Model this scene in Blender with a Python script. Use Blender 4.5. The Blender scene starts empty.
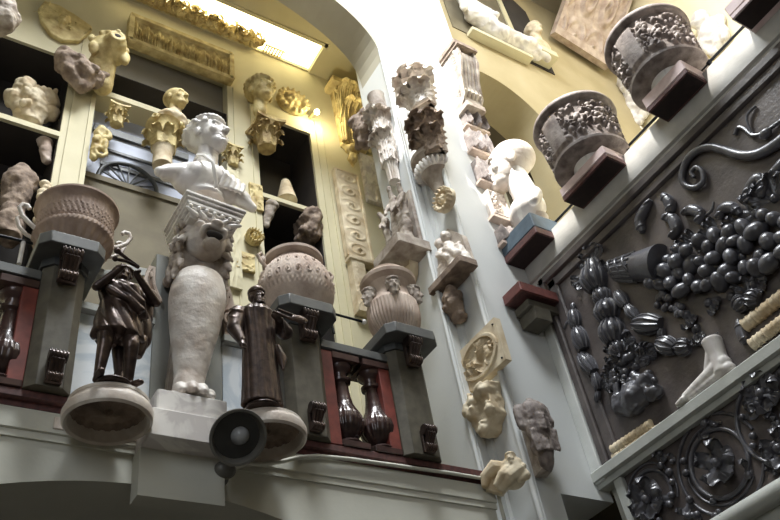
import bpy, bmesh, math, random
import numpy as np
from mathutils import Vector, Matrix, Euler, noise
PI = math.pi
C = bpy.context.scene.collection
scene = bpy.context.scene

# ------------------------------------------------------------------ camera
_z = np.array([-183, -928, 840.]); _z /= np.linalg.norm(_z)
_x = np.array([1510, 462, 840.]); _x -= (_x @ _z) * _z; _x /= np.linalg.norm(_x)
_y = np.cross(_z, _x)
RW = np.array([_x, _y, _z])                 # camera (right, down, forward) -> world
EYE = Vector((0, 0, 1.6))
cam_data = bpy.data.cameras.new('camera')
cam = bpy.data.objects.new('camera', cam_data); C.objects.link(cam)
cam_data.sensor_width = 36; cam_data.lens = 840 * 36 / 780
cam_data.clip_start = .05; cam_data.clip_end = 100
rt, up, bk = RW @ (1, 0, 0), RW @ (0, -1, 0), RW @ (0, 0, -1)
cam.matrix_world = Matrix(((rt[0], up[0], bk[0], 0), (rt[1], up[1], bk[1], 0), (rt[2], up[2], bk[2], 1.6), (0, 0, 0, 1)))
scene.camera = cam

# ------------------------------------------------------------------ light
scene.view_settings.view_transform = 'Standard'
scene.view_settings.look = 'None'
scene.view_settings.gamma = 1
scene.view_settings.exposure = 0.22
w = bpy.data.worlds.new('world'); scene.world = w; w.use_nodes = True
w.node_tree.nodes['Background'].inputs[0].default_value = (.86, .93, 1.0, 1)
w.node_tree.nodes['Background'].inputs[1].default_value = .30

def lamp(name, kind, loc, target, energy, color, **kw):
    l = bpy.data.lights.new(name, kind); l.energy = energy; l.color = color
    for k, v in kw.items(): setattr(l, k, v)
    o = bpy.data.objects.new(name, l); C.objects.link(o); o.location = loc
    d = Vector(target) - Vector(loc); o.rotation_euler = d.to_track_quat('-Z', 'Y').to_euler()
    return o
# daylight through the dome lantern over the middle of the room
lamp('dome_lantern_daylight', 'AREA', (1.6, 1.1, 11.85), (1.3, 1.9, 0), 760, (.93, .97, 1), shape='RECTANGLE', size=1.9, size_y=2.9)
# the sun through the lantern
SUN = Vector((.50, .23, -1.0))
lamp('sun', 'SUN', (0, 0, 14), Vector((0, 0, 14)) + SUN, 11.0, (1, .96, .9), angle=math.radians(.6))
lamp('corridor_skylight', 'AREA', (5.6, .2, 11.8), (7.6, 1.2, 6), 170, (1, .98, .92), shape='RECTANGLE', size=2.0, size_y=2.0)
# cool fill added behind the camera, no window is built there
lamp('side_fill', 'AREA', (-2.2, -1.6, 5.6), (2.6, 3.3, 4.4), 60, (.86, .92, 1), shape='RECTANGLE', size=1.6, size_y=3.0)

# ------------------------------------------------------------------ pixel <-> plane
def ray(px, py): return RW @ np.array([px - 390, py - 260, 840.])
def onY(px, py, Y): r = ray(px, py); return EYE + Vector(r * (Y / r[1]))
def onX(px, py, X): r = ray(px, py); return EYE + Vector(r * (X / r[0]))
def onZ(px, py, Z): r = ray(px, py); return EYE + Vector(r * ((Z - 1.6) / r[2]))
def proj(p):
    c = RW.T @ np.array(Vector(p) - EYE); return 390 + 840 * c[0] / c[2], 260 + 840 * c[1] / c[2]
def fitA(bx, by, tx, ty, w, Y):
    """bottom centre and top centre in the picture, width in pixels: location, height, width on a plane facing the room (-Y)"""
    a = onY(bx, by, Y); b = onY(tx, ty, Y); c = (a + b) / 2
    return a, b.z - a.z, abs(w * .02 / (proj(c + Vector((.01, 0, 0)))[0] - proj(c - Vector((.01, 0, 0)))[0]))
def fitB(bx, by, tx, ty, w, X):
    a = onX(bx, by, X); b = onX(tx, ty, X); c = (a + b) / 2
    return a, b.z - a.z, abs(w * .02 / (proj(c + Vector((0, .01, 0)))[0] - proj(c - Vector((0, .01, 0)))[0]))
RB = -PI / 2      # turns a thing so that its front faces -X

# ------------------------------------------------------------------ materials
def srgb(r, g, b):
    f = lambda c: (c / 255 / 12.92) if c / 255 <= .04045 else ((c / 255 + .055) / 1.055) ** 2.4
    return (f(r), f(g), f(b), 1)
def material(name, base, dark=None, rough=.7, metal=0, scale=6, bump=.15, bscale=40, vein=False, spec=.4, detail=6, dist=.01):
    m = bpy.data.materials.new(name); m.use_nodes = True
    nt = m.node_tree; p = nt.nodes['Principled BSDF']
    p.inputs['Roughness'].default_value = rough; p.inputs['Metallic'].default_value = metal
    p.inputs['Specular IOR Level'].default_value = spec
    tc = nt.nodes.new('ShaderNodeTexCoord')
    n = nt.nodes.new('ShaderNodeTexNoise'); n.inputs['Scale'].default_value = scale; n.inputs['Detail'].default_value = detail
    n.inputs['Distortion'].default_value = 1.6 if vein else .2
    nt.links.new(tc.outputs['Object'], n.inputs['Vector'])
    r = nt.nodes.new('ShaderNodeValToRGB')
    r.color_ramp.elements[0].position = .44 if vein else .3; r.color_ramp.elements[1].position = .54 if vein else .68
    r.color_ramp.elements[0].color = srgb(*(dark or [c * .8 for c in base])); r.color_ramp.elements[1].color = srgb(*base)
    nt.links.new(n.outputs['Fac'], r.inputs['Fac']); nt.links.new(r.outputs['Color'], p.inputs['Base Color'])
    if bump:
        n2 = nt.nodes.new('ShaderNodeTexNoise'); n2.inputs['Scale'].default_value = bscale; n2.inputs['Detail'].default_value = 5
        nt.links.new(tc.outputs['Object'], n2.inputs['Vector'])
        b = nt.nodes.new('ShaderNodeBump'); b.inputs['Strength'].default_value = bump; b.inputs['Distance'].default_value = dist
        nt.links.new(n2.outputs['Fac'], b.inputs['Height']); nt.links.new(b.outputs['Normal'], p.inputs['Normal'])
    return m
def glow(name, col, strength):
    m = bpy.data.materials.new(name); m.use_nodes = True; nt = m.node_tree; nt.nodes.clear()
    o = nt.nodes.new('ShaderNodeOutputMaterial'); e = nt.nodes.new('ShaderNodeEmission')
    e.inputs[0].default_value = srgb(*col); e.inputs[1].default_value = strength
    nt.links.new(e.outputs[0], o.inputs[0]); return m
M = dict(
    plaster=material('grey_green_plaster', (216, 215, 203), (202, 202, 190), .85, scale=2, bump=.08),
    pier=material('pale_blue_grey_paint', (216, 218, 216), (204, 207, 206), .6, scale=1.5, bump=.06),
    cream=material('cream_paint', (208, 200, 170), (192, 184, 152), .7, scale=2, bump=.05),
    ceil=material('ceiling_paint', (192, 186, 168), (178, 172, 152), .8, scale=2, bump=.03),
    brown=material('dull_brown_paint', (120, 112, 92), (100, 92, 76), .8, scale=3, bump=.05),  # even brown for gallery recesses and outer walls
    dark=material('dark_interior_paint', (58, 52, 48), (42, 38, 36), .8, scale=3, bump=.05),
    marble=material('white_marble', (232, 228, 222), (206, 200, 196), .38, scale=5, bump=.05, vein=True),
    oldmarble=material('stained_marble', (232, 226, 218), (186, 170, 156), .5, scale=7, bump=.25, bscale=60),
    stone=material('carved_grey_stone', (196, 186, 174), (128, 114, 104), .8, scale=9, bump=.4, bscale=70),
    rough=material('rough_brown_stone', (168, 150, 134), (96, 80, 70), .85, scale=10, bump=.5, bscale=60),
    terra=material('pale_terracotta', (208, 192, 178), (162, 140, 126), .75, scale=8, bump=.25, bscale=50),
    cast=material('ivory_plaster_cast', (230, 218, 192), (186, 164, 130), .75, scale=8, bump=.25, bscale=50),
    gold=material('ochre_plaster_cast', (222, 206, 152), (158, 134, 84), .6, scale=9, bump=.3, bscale=50),
    bronze=material('dark_bronze', (92, 76, 68), (50, 40, 38), .3, .55, scale=9, bump=.12, bscale=60, spec=.6),
    wood=material('dark_turned_wood', (84, 62, 58), (46, 34, 32), .25, .15, scale=9, bump=.06, spec=.7),
    iron=material('black_iron', (38, 40, 44), (24, 24, 28), .45, .5, scale=9, bump=.1),
    steel=material('painted_grey_rail', (160, 162, 158), (140, 142, 138), .4, .3, scale=4, bump=.04),
    panel=material('black_lead_plaster', (102, 94, 91), (66, 60, 60), .36, 0, scale=5, bump=.3, bscale=35, spec=.6),
    relief=material('black_lead_relief', (98, 98, 104), (60, 58, 62), .30, 0, scale=8, bump=.2, bscale=50, spec=.7),
    ped=material('grey_green_marble', (104, 99, 86), (80, 76, 66), .5, scale=14, bump=.08, detail=8),
    pedd=material('dark_slate_marble', (86, 88, 88), (66, 68, 68), .45, scale=14, bump=.05),
    cap=material('slate_cap', (104, 105, 103), (84, 85, 84), .45, scale=10, bump=.05),
    red=material('dull_red_marble', (138, 68, 58), (104, 50, 44), .5, scale=12, bump=.08, detail=8),
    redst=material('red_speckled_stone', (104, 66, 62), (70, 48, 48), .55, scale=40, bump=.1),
    pink=material('pink_grey_slab', (232, 212, 210), (206, 182, 180), .6, scale=12, bump=.08),
    blue=material('blue_grey_slab', (92, 108, 120), (74, 88, 100), .55, scale=10, bump=.08),
    panelblue=material('pale_veined_panel', (228, 233, 236), (200, 210, 218), .4, scale=4, bump=.02, vein=True),
    glass=material('blue_grey_pane', (182, 188, 204), (150, 156, 176), .5, scale=2.2, bump=0, spec=.5),
    rough2=material('dull_ochre_stone', (190, 168, 116), (112, 90, 56), .75, scale=10, bump=.4, bscale=60),
    urn=material('shade_toned_stone', (158, 148, 142), (92, 80, 76), .7, scale=12, bump=.35, bscale=60),  # grey stone; darker ramp carries the shading between carvings
    soffit=material('shade_painted_soffit', (52, 38, 36), (38, 28, 28), .7, scale=20, bump=.1),  # near-black colour carries the shade below the parapet slabs
    lampm=material('grey_lamp_enamel', (120, 118, 112), (98, 96, 90), .45, .2, scale=6, bump=.03),
    lampin=material('lamp_reflector', (78, 80, 78), (60, 60, 60), .25, .6, scale=6, bump=.0),
    bulb=material('frosted_bulb', (170, 172, 174), (150, 152, 154), .25, scale=6, bump=.0),
    yellow=glow('amber_skylight_glass', (255, 238, 180), 5),
)

# ------------------------------------------------------------------ mesh builder
class MB:
    def __init__(s): s.v = []; s.f = []; s.T = Matrix.Identity(4); s.st = []
    def push(s, m): s.st.append(s.T.copy()); s.T = s.T @ m; return s
    def pop(s): s.T = s.st.pop(); return s
    def add(s, vs, fs):
        b = len(s.v); s.v += [tuple(s.T @ Vector(p)) for p in vs]; s.f += [tuple(i + b for i in q) for q in fs]; return s
    def box(s, c, h, rot=None, bev=0):
        R = Euler(rot).to_matrix() if rot else Matrix.Identity(3); c = Vector(c)
        if bev:
            b = min(bev, .45 * min(h)); P = []
            for z, k in ((-h[2], b), (-h[2] + b, 0), (h[2] - b, 0), (h[2], b)):
                X, Y = h[0] - k, h[1] - k
                P.append([(-X + b, -Y, z), (X - b, -Y, z), (X, -Y + b, z), (X, Y - b, z), (X - b, Y, z), (-X + b, Y, z), (-X, Y - b, z), (-X, -Y + b, z)])
            vs = [c + R @ Vector(p) for ring in P for p in ring]
            fs = [tuple(range(7, -1, -1)), tuple(range(24, 32))]
            for i in range(3):
                for j in range(8): a = i * 8 + j; d = i * 8 + (j + 1) % 8; fs.append((a, d, d + 8, a + 8))
            return s.add(vs, fs)
        vs = [c + R @ Vector((sx * h[0], sy * h[1], sz * h[2])) for sx in (-1, 1) for sy in (-1, 1) for sz in (-1, 1)]
        return s.add(vs, [(0, 1, 3, 2), (4, 6, 7, 5), (0, 4, 5, 1), (2, 3, 7, 6), (0, 2, 6, 4), (1, 5, 7, 3)])
    def bb(s, x0, x1, y0, y1, z0, z1, bev=0):
        return s.box(((x0 + x1) / 2, (y0 + y1) / 2, (z0 + z1) / 2), (abs(x1 - x0) / 2, abs(y1 - y0) / 2, abs(z1 - z0) / 2), None, bev)
    def ell(s, c, r, rot=None, n=14):
        if isinstance(r, (int, float)): r = (r, r, r)
        R = Euler(rot).to_matrix() if rot else Matrix.Identity(3); c = Vector(c); vs = [c + R @ Vector((0, 0, -r[2]))]; m = n * 2
        for i in range(1, n):
            a = -PI / 2 + PI * i / n
            for j in range(m):
                b = 2 * PI * j / m; vs.append(c + R @ Vector((r[0] * math.cos(a) * math.cos(b), r[1] * math.cos(a) * math.sin(b), r[2] * math.sin(a))))
        vs.append(c + R @ Vector((0, 0, r[2]))); fs = []
        for j in range(m): fs.append((0, 1 + (j + 1) % m, 1 + j))
        for i in range(n - 2):
            for j in range(m): a = 1 + i * m + j; b = 1 + i * m + (j + 1) % m; fs.append((a, b, b + m, a + m))
        k = 1 + (n - 2) * m
        for j in range(m): fs.append((k + j, k + (j + 1) % m, len(vs) - 1))
        return s.add(vs, fs)
    def tube(s, pts, rad, n=12, flat=1.0):
        pts = [Vector(p) for p in pts]
        if isinstance(rad, (int, float)): rad = [rad] * len(pts)
        vs = []; fs = []; prev = None
        for i, p in enumerate(pts):
            d = (pts[min(i + 1, len(pts) - 1)] - pts[max(i - 1, 0)])
            d = d.normalized() if d.length > 1e-9 else Vector((0, 0, 1))
            if prev is None:
                u = d.orthogonal().normalized()
            else:
                u = (prev - d * prev.dot(d)).normalized()
            prev = u; w_ = d.cross(u)
            for j in range(n):
                a = 2 * PI * j / n; vs.append(p + (u * math.cos(a) + w_ * math.sin(a) * flat) * rad[i])
        for i in range(len(pts) - 1):
            for j in range(n): a = i * n + j; b = i * n + (j + 1) % n; fs.append((a, b, b + n, a + n))
        fs.append(tuple(range(n - 1, -1, -1))); fs.append(tuple((len(pts) - 1) * n + j for j in range(n)))
        return s.add(vs, fs)
    def cap(s, a, b, ra, rb, n=7):
        """tapered limb with round ends"""
        a = Vector(a); b = Vector(b); d = (b - a).normalized(); P = []; R = []
        for i in range(n + 1):
            t = PI / 2 * (1 - i / n); P.append(a - d * ra * math.sin(t)); R.append(max(ra * math.cos(t), 1e-4))
        for i in range(n + 1):
            t = PI / 2 * i / n; P.append(b + d * rb * math.sin(t)); R.append(max(rb * math.cos(t), 1e-4))
        vs = []; fs = []; u = d.orthogonal().normalized(); w_ = d.cross(u); m = 16
        for p, r in zip(P, R):
            for j in range(m): t = 2 * PI * j / m; vs.append(p + (u * math.cos(t) + w_ * math.sin(t)) * r)
        for i in range(len(P) - 1):
            for j in range(m): q = i * m + j; w2 = i * m + (j + 1) % m; fs.append((q, w2, w2 + m, q + m))
        fs.append(tuple(range(m - 1, -1, -1))); fs.append(tuple((len(P) - 1) * m + j for j in range(m)))
        return s.add(vs, fs)
    def lathe(s, prof, c=(0, 0, 0), n=48, fn=None, a0=0, a1=2 * PI, rot=None, sy=1.0):
        """prof: (radius, z) from bottom to top; fn(theta, k, t) adds to the radius"""
        R = Euler(rot).to_matrix() if rot else Matrix.Identity(3); c = Vector(c); full = abs(a1 - a0 - 2 * PI) < 1e-6
        cols = n if full else n + 1; vs = []; fs = []; L = len(prof)
        for k, (r, z) in enumerate(prof):
            for j in range(cols):
                a = a0 + (a1 - a0) * j / n; rr = r + (fn(a, k, z) if fn else 0)
                vs.append(c + R @ Vector((rr * math.cos(a), rr * math.sin(a) * sy, z)))
        for k in range(L - 1):
            for j in range(n):
                a = k * cols + j; b = k * cols + (j + 1) % cols; fs.append((a, b, b + cols, a + cols))
        if full:
            fs.append(tuple(range(cols - 1, -1, -1))); fs.append(tuple((L - 1) * cols + j for j in range(cols)))
        else:
            b0 = len(vs)
            for k, (r, z) in enumerate(prof): vs.append(c + R @ Vector((0, 0, z)))
            for k in range(L - 1):
                fs.append((k * cols, k * cols + cols, b0 + k + 1, b0 + k)); fs.append((k * cols + n, b0 + k, b0 + k + 1, k * cols + cols + n))
            fs.append(tuple([b0] + [j for j in range(cols - 1, -1, -1)])); fs.append(tuple([b0 + L - 1] + [(L - 1) * cols + j for j in range(cols)]))
        return s.add(vs, fs)
    def prism(s, poly, y0, y1):
        """outline of (x, z) pushed from y0 (front) to y1"""
        n = len(poly); vs = [(x, y0, z) for x, z in poly] + [(x, y1, z) for x, z in poly]
        fs = [tuple(range(n)), tuple(range(2 * n - 1, n - 1, -1))] + [(i, i + n, (i + 1) % n + n, (i + 1) % n) for i in range(n)]
        return s.add(vs, fs)
    def slab(s, poly, z0, z1):
        """outline of (x, y) raised from z0 to z1"""
        n = len(poly); vs = [(x, y, z0) for x, y in poly] + [(x, y, z1) for x, y in poly]
        fs = [tuple(range(n - 1, -1, -1)), tuple(range(n, 2 * n))] + [(i, (i + 1) % n, (i + 1) % n + n, i + n) for i in range(n)]
        return s.add(vs, fs)
    def torus(s, c, R_, r, rot=None, n=36, a0=0, a1=2 * PI):
        E_ = Euler(rot).to_matrix() if rot else Matrix.Identity(3); c = Vector(c)
        k = n + 1
        P = [c + E_ @ Vector((R_ * math.cos(a0 + (a1 - a0) * i / n), 0, R_ * math.sin(a0 + (a1 - a0) * i / n))) for i in range(k)]
        return s.tube(P, r, 10)
    def leaf(s, L, W, base=(0, 0, 0), rot=None, curl=.35, lobes=4, lean=.0, thick=.06, nu=22, nv=13):
        """acanthus leaf standing up z, front to -y, tip curling forward; closed sheet"""
        R = Euler(rot).to_matrix() if rot else Matrix.Identity(3); b = Vector(base); F = []; B = []
        for i in range(nu + 1):
            u = i / nu
            wd = W / 2 * (.55 + .6 * math.sin(PI * min(u * .85 + .12, 1)) ** .8) * (1 - .22 * abs(math.sin(lobes * PI * u)) ** .6 * (u < .98)) * (1 if u < .8 else math.sqrt(max(1e-3, 1 - ((u - .8) / .2) ** 2 * .9)))
            if u < .68: z = L * u; y = -lean * L * u
            else:
                t = (u - .68) / .32 * PI * .95; y = -lean * L * .68 - curl * L * .5 * (1 - math.cos(t)) ; z = L * .68 + curl * L * .75 * math.sin(t)
            for j in range(nv + 1):
                v = -1 + 2 * j / nv; x = wd * v
                h = thick * L * (.35 * math.cos(v * PI * 4.2) * (.4 + .6 * abs(v)) + .7 * math.exp(-(v * 6) ** 2)) - .18 * W * v * v * (1 if u < .7 else -.6)
                F.append(b + R @ Vector((x, y - h - thick * L * .3, z + (.03 * L * (1 - abs(v))))))
                B.append(b + R @ Vector((x, y - h + thick * L * .5, z)))
        n = nv + 1; N = len(F); fs = []
        for i in range(nu):
            for j in range(nv):
                a = i * n + j; fs.append((a, a + 1, a + 1 + n, a + n)); fs.append((N + a, N + a + n, N + a + 1 + n, N + a + 1))
        for i in range(nu):
            fs.append((i * n, (i + 1) * n, N + (i + 1) * n, N + i * n)); a = i * n + nv; fs.append((a, N + a, N + a + n, a + n))
        for j in range(nv):
            fs.append((j, N + j, N + j + 1, j + 1)); a = nu * n + j; fs.append((a, a + 1, N + a + 1, N + a))
        return s.add(F + B, fs)
    def field(s, w, h, d, fn, nx=90, ny=60, c=(0, 0, 0), oval=False):
        """carved slab: front at y=-d, relief fn(u, v) in metres further out; bottom centre at c"""
        vs = []; fs = []
        for j in range(ny + 1):
            for i in range(nx + 1):
                u = -1 + 2 * i / nx; v = -1 + 2 * j / ny
                x, z = u, v
                if oval: x = u * math.sqrt(max(0, 1 - v * v / 2)); z = v * math.sqrt(max(0, 1 - u * u / 2))
                vs.append((c[0] + x * w / 2, c[1] - d - fn(x, z), c[2] + (z + 1) * h / 2))
        N = len(vs); vs += [(p[0], c[1], p[2]) for p in vs]; n = nx + 1
        for j in range(ny):
            for i in range(nx): a = j * n + i; fs.append((a, a + 1, a + 1 + n, a + n))
        ring = [i for i in range(n)] + [j * n + nx for j in range(1, ny + 1)] + [ny * n + i for i in range(nx - 1, -1, -1)] + [j * n for j in range(ny - 1, 0, -1)]
        for k in range(len(ring)): a = ring[k]; b = ring[(k + 1) % len(ring)]; fs.append((b, a, a + N, b + N))
        fs.append(tuple(i + N for i in reversed(ring)))
        return s.add(vs, fs)
    def build(s, name, mat, parent=None, voxel=0, smooth=0, disp=None, dents=(), flat=False, bevel=0, fn=None):
        me = bpy.data.meshes.new(name); me.from_pydata([tuple(p) for p in s.v], [], s.f); me.update()
        o = bpy.data.objects.new(name, me); C.objects.link(o)
        bm = bmesh.new(); bm.from_mesh(me); bmesh.ops.remove_doubles(bm, verts=bm.verts, dist=1e-6)
        bmesh.ops.recalc_face_normals(bm, faces=bm.faces); bm.to_mesh(me); bm.free()
        if voxel:
            md = o.modifiers.new('r', 'REMESH'); md.mode = 'VOXEL'; md.voxel_size = voxel
            if smooth: ms = o.modifiers.new('s', 'SMOOTH'); ms.factor = .5; ms.iterations = smooth
            bpy.context.view_layer.update()
            dg = bpy.context.evaluated_depsgraph_get(); new = bpy.data.meshes.new_from_object(o.evaluated_get(dg)); o.modifiers.clear(); o.data = new; bpy.data.meshes.remove(me); me = new; me.name = name
            if disp or dents or fn:
                n = len(me.vertices); co = np.empty(n * 3); me.vertices.foreach_get('co', co); co = co.reshape(-1, 3)
                no = np.empty(n * 3); me.vertices.foreach_get('normal', no); no = no.reshape(-1, 3)
                for c, r, dp in dents:
                    g = np.exp(-(((co - np.array(c)) / np.array(r)) ** 2).sum(1)); co = co - no * (g * dp)[:, None]
                if fn: co = co + no * fn(co)[:, None]
                if disp:
                    amp, sc = disp[:2]; k = np.array([noise.fractal(Vector(p) * sc, .9, 2.1, 3) for p in co]); co = co + no * (k * amp)[:, None]
                me.vertices.foreach_set('co', co.ravel()); me.update()
        if not flat:
            me.polygons.foreach_set('use_smooth', [True] * len(me.polygons))
            if not voxel: me.set_sharp_from_angle(angle=math.radians(38))
        me.materials.append(mat)
        if bevel: b = o.modifiers.new('bevel', 'BEVEL'); b.width = bevel; b.segments = 2; b.limit_method = 'ANGLE'
        if parent: o.parent = parent
        return o

def tag(o, label=None, cat=None, group=None, kind=None):
    if label: o['label'] = label
    if cat: o['category'] = cat
    if group: o['group'] = group
    if kind: o['kind'] = kind
    return o
def thing(name, label, cat, loc=(0, 0, 0), rz=0, group=None, rx=0, ry=0):
    o = bpy.data.objects.new(name, None); C.objects.link(o); o.empty_display_size = .1
    o.location = loc; o.rotation_euler = (rx, ry, rz); return tag(o, label, cat, group)
def struct(name, mb, mat, **kw):
    o = mb.build(name, mat, **kw); o['kind'] = 'structure'; return o
def dup(root, loc, rz=None, label=None, scale=None):
    r = root.copy(); C.objects.link(r); r.location = loc
    if rz is not None: r.rotation_euler = (0, 0, rz)
    if scale: r.scale = scale
    if label: r['label'] = label
    for ch in list(root.children):
        c = ch.copy(); C.objects.link(c); c.parent = r
        for g in list(ch.children):
            d = g.copy(); C.objects.link(d); d.parent = c
    return r
T_, S_ = Matrix.Translation, lambda k: Matrix.Diagonal((k, k, k, 1)) if isinstance(k, (int, float)) else Matrix.Diagonal((*k, 1))
def Rz(a): return Matrix.Rotation(a, 4, 'Z')
def Rx(a): return Matrix.Rotation(a, 4, 'X')
def Ry(a): return Matrix.Rotation(a, 4, 'Y')

# ---- carving patterns: functions of (u, v) in -1..1
def pat_foliage(amp, seed=0, n=34, sx=1.0):
    rnd = random.Random(seed); L = [(rnd.uniform(-.95, .95), rnd.uniform(-.9, .9), rnd.uniform(0, PI), rnd.uniform(.10, .26), rnd.uniform(.04, .09)) for _ in range(n)]
    def f(u, v):
        h = 0
        for a, b, t, l, k in L:
            x = (u - a) * sx; y = v - b; p = (x * math.cos(t) + y * math.sin(t)) / l; q = (-x * math.sin(t) + y * math.cos(t)) / k
            e = p * p + q * q
            if e < 5: h = max(h, math.exp(-e) * (.8 + .2 * math.cos(q * 6)))
        return amp * h
    return f
def pat_scroll(amp, n=4, asp=4.0, turns=2.2, k=26):
    """running spiral scrolls with a rosette at each eye"""
    def f(u, v):
        x = (u * .5 + .5) * n; i = math.floor(x); cx = (x - i - .5) * 2 * asp / n; y = v * (1 if int(i) % 2 else -1)
        r = math.hypot(cx, y); a = math.atan2(y, cx)
        if r > 1.05: return 0
        s_ = .5 + .5 * math.cos(2 * PI * (r * turns) - a)
        return amp * (s_ ** 2 * (.65 + .35 * math.cos(a * 7 + r * 9)) * (1 - r * .3) + .8 * math.exp(-(r / .16) ** 2))
    return f
def pat_frame(fn, bw=.12, bh=.14, amp=.01):
    def f(u, v):
        if abs(u) > 1 - bw or abs(v) > 1 - bh: return amp
        return fn(u, v)
    return f
def pat_figures(amp, n=3, asp=2.0, seed=1):
    """standing figures in a row, carved"""
    rnd = random.Random(seed); F = [(-1 + (2 * i + 1) / n + rnd.uniform(-.04, .04), rnd.uniform(-.15, .15), rnd.uniform(.75, .9)) for i in range(n)]
    def f(u, v):
        h = 0
        for c, ln, s_ in F:
            x = (u - c) * asp - ln * v; y = v / s_
            head = math.exp(-((x / .14) ** 2 + ((y - .72) / .17) ** 2) * 1.5)
            body = (1 / (1 + math.exp((abs(x) - .24 + .08 * y) * 22))) / (1 + math.exp((y - .5) * 22)) * (.75 + .25 * math.cos(x * 38 + y * 5)) / (1 + math.exp((-y - .95) * 22))
            arm = math.exp(-(((y - .15 - x * .8) / .1) ** 2 + (x / .4) ** 2)) * 1.0
            h = max(h, head, body, arm)
        return amp * h
    return f
# ================================================================== THE ROOM
H0 = 1.6
ZL = 2.36 + H0                      # ledge of the balustrade wall
YA, YR, YG = 3.5, 3.98, 4.9         # wall under the balustrade, back of its arch, gallery wall
XJ, X1, XB, Y1, Y2 = 3.29, 3.42, 4.06, 3.60, 3.33
ZT = 12.0
m = MB().bb(-6, 10, -5, 7, -.2, 0); struct('floor', m, material('grey_stone_floor', (96, 90, 82), (74, 70, 64), .6, scale=3))
m = MB().bb(-6, 10, -5.1, -5, 0, ZTT := 12.0); struct('wall_back', m, M['brown'])
m = MB().bb(-6.1, -6, -5, 7, 0, 12); struct('wall_far_left', m, M['brown'])
m = MB().bb(10, 10.1, -5, 7, 0, 12); struct('wall_far_right', m, M['brown'])
m = MB().bb(-6, 10, 7, 7.1, 0, 12); struct('wall_far', m, M['brown'])
m = MB().bb(-6, -1.6, 3.9, 4, 0, 12); struct('wall_front_left', m, M['plaster'])
m = MB().bb(XB + .1, 10, 3.9, 4.0, 0, 4.5); struct('wall_under_corridor', m, M['dark'])
# lower wall with its segmental arch
def arch_poly(xc, hw, zs, rise, n=40, sup=2.0):
    return [(xc + hw * math.cos(PI - PI * i / n), zs + rise * math.sin(PI - PI * i / n) ** (2 / sup)) for i in range(n + 1)]
def seg_arch(xc, hw, zs, rise, n=40):
    R = (hw * hw + rise * rise) / (2 * rise); a = math.asin(hw / R)
    return [(xc + R * math.sin(-a + 2 * a * i / n), zs + rise - R + R * math.cos(-a + 2 * a * i / n)) for i in range(n + 1)]
A = seg_arch(1.17, 2.0, 1.03 + H0, .95)
poly = [(-1.6, 0), (-.83, 0)] + A + [(3.17, 0), (3.245, 0), (3.245, ZL - .06), (-1.6, ZL - .06)]
def arch_wall(A, x0, x1, z0, z1, y0, y1):
    """wall with an opening whose top is the curve A, as strips"""
    m = MB(); a0, a1 = A[0], A[-1]
    if a0[0] > x0: m.bb(x0, a0[0], y0, y1, z0, z1)
    if a1[0] < x1: m.bb(a1[0], x1, y0, y1, z0, z1)
    for p, q in zip(A[:-1], A[1:]): m.prism([p, q, (q[0], z1), (p[0], z1)], y0, y1)
    return m
struct('wall_front_lower', arch_wall(A, -1.6, 3.245, 0, ZL - .06, YA, YA + .5), M['plaster'])
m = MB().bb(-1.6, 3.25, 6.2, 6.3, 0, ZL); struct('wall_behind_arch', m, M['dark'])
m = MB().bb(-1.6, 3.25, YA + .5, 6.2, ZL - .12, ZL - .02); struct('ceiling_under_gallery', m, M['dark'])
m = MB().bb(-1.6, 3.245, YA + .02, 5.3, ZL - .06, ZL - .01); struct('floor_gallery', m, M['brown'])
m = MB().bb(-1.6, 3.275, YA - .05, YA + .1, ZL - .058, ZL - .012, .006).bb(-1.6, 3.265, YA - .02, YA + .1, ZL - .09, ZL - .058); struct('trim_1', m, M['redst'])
m = MB().bb(-1.6, 3.255, YA - .022, YA, ZL - .20, ZL - .09, .006).bb(-1.6, 3.25, YA - .012, YA, ZL - .235, ZL - .20); struct('trim_2', m, M['plaster'])
# arch of the gallery and the wall over it
A2 = arch_poly(1.2, 2.09, 6.92 + H0, 1.2, sup=2.3)
struct('wall_front_upper', arch_wall(A2, -1.6, 3.291, 6.92 + H0, ZT, Y1, YR), M['ceil'])
m = MB().bb(XJ, 3.75, Y1, YR, 0, ZT)
m.bb(XJ + .001, 3.75, YR - .01, YR + .05, 0, ZT)
struct('wall_pier_reveal', m, M['pier'])
m = MB().bb(X1, 3.64, Y2, Y1 + .4, 0, ZT).bb(3.64, XB + .03, Y2, Y1 + .4, 2.20 + H0, ZT).bb(3.64, XB + .03, Y2 + .5, Y1 + .4, 0, 2.20 + H0); struct('wall_pier', m, M['pier'])
# arris beads up the pier
def bead(n, x, y, r=.013):
    m = MB()
    for dx, dy in ((0, 0), (.022, .0), (.0, .0)): pass
    m.tube([(x, y, .3), (x, y, ZT)], r, 10); m.tube([(x + .028, y - .001, .3), (x + .028, y - .001, ZT)], r * .6, 8)
    struct(n, m, M['pier'])
bead('trim_3', XJ, Y1, .016); bead('trim_4', X1, Y2, .02)
m = MB().bb(X1 - .03, X1, Y1 - .05, Y1, 0, ZT); struct('trim_5', m, M['pier'])
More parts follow.
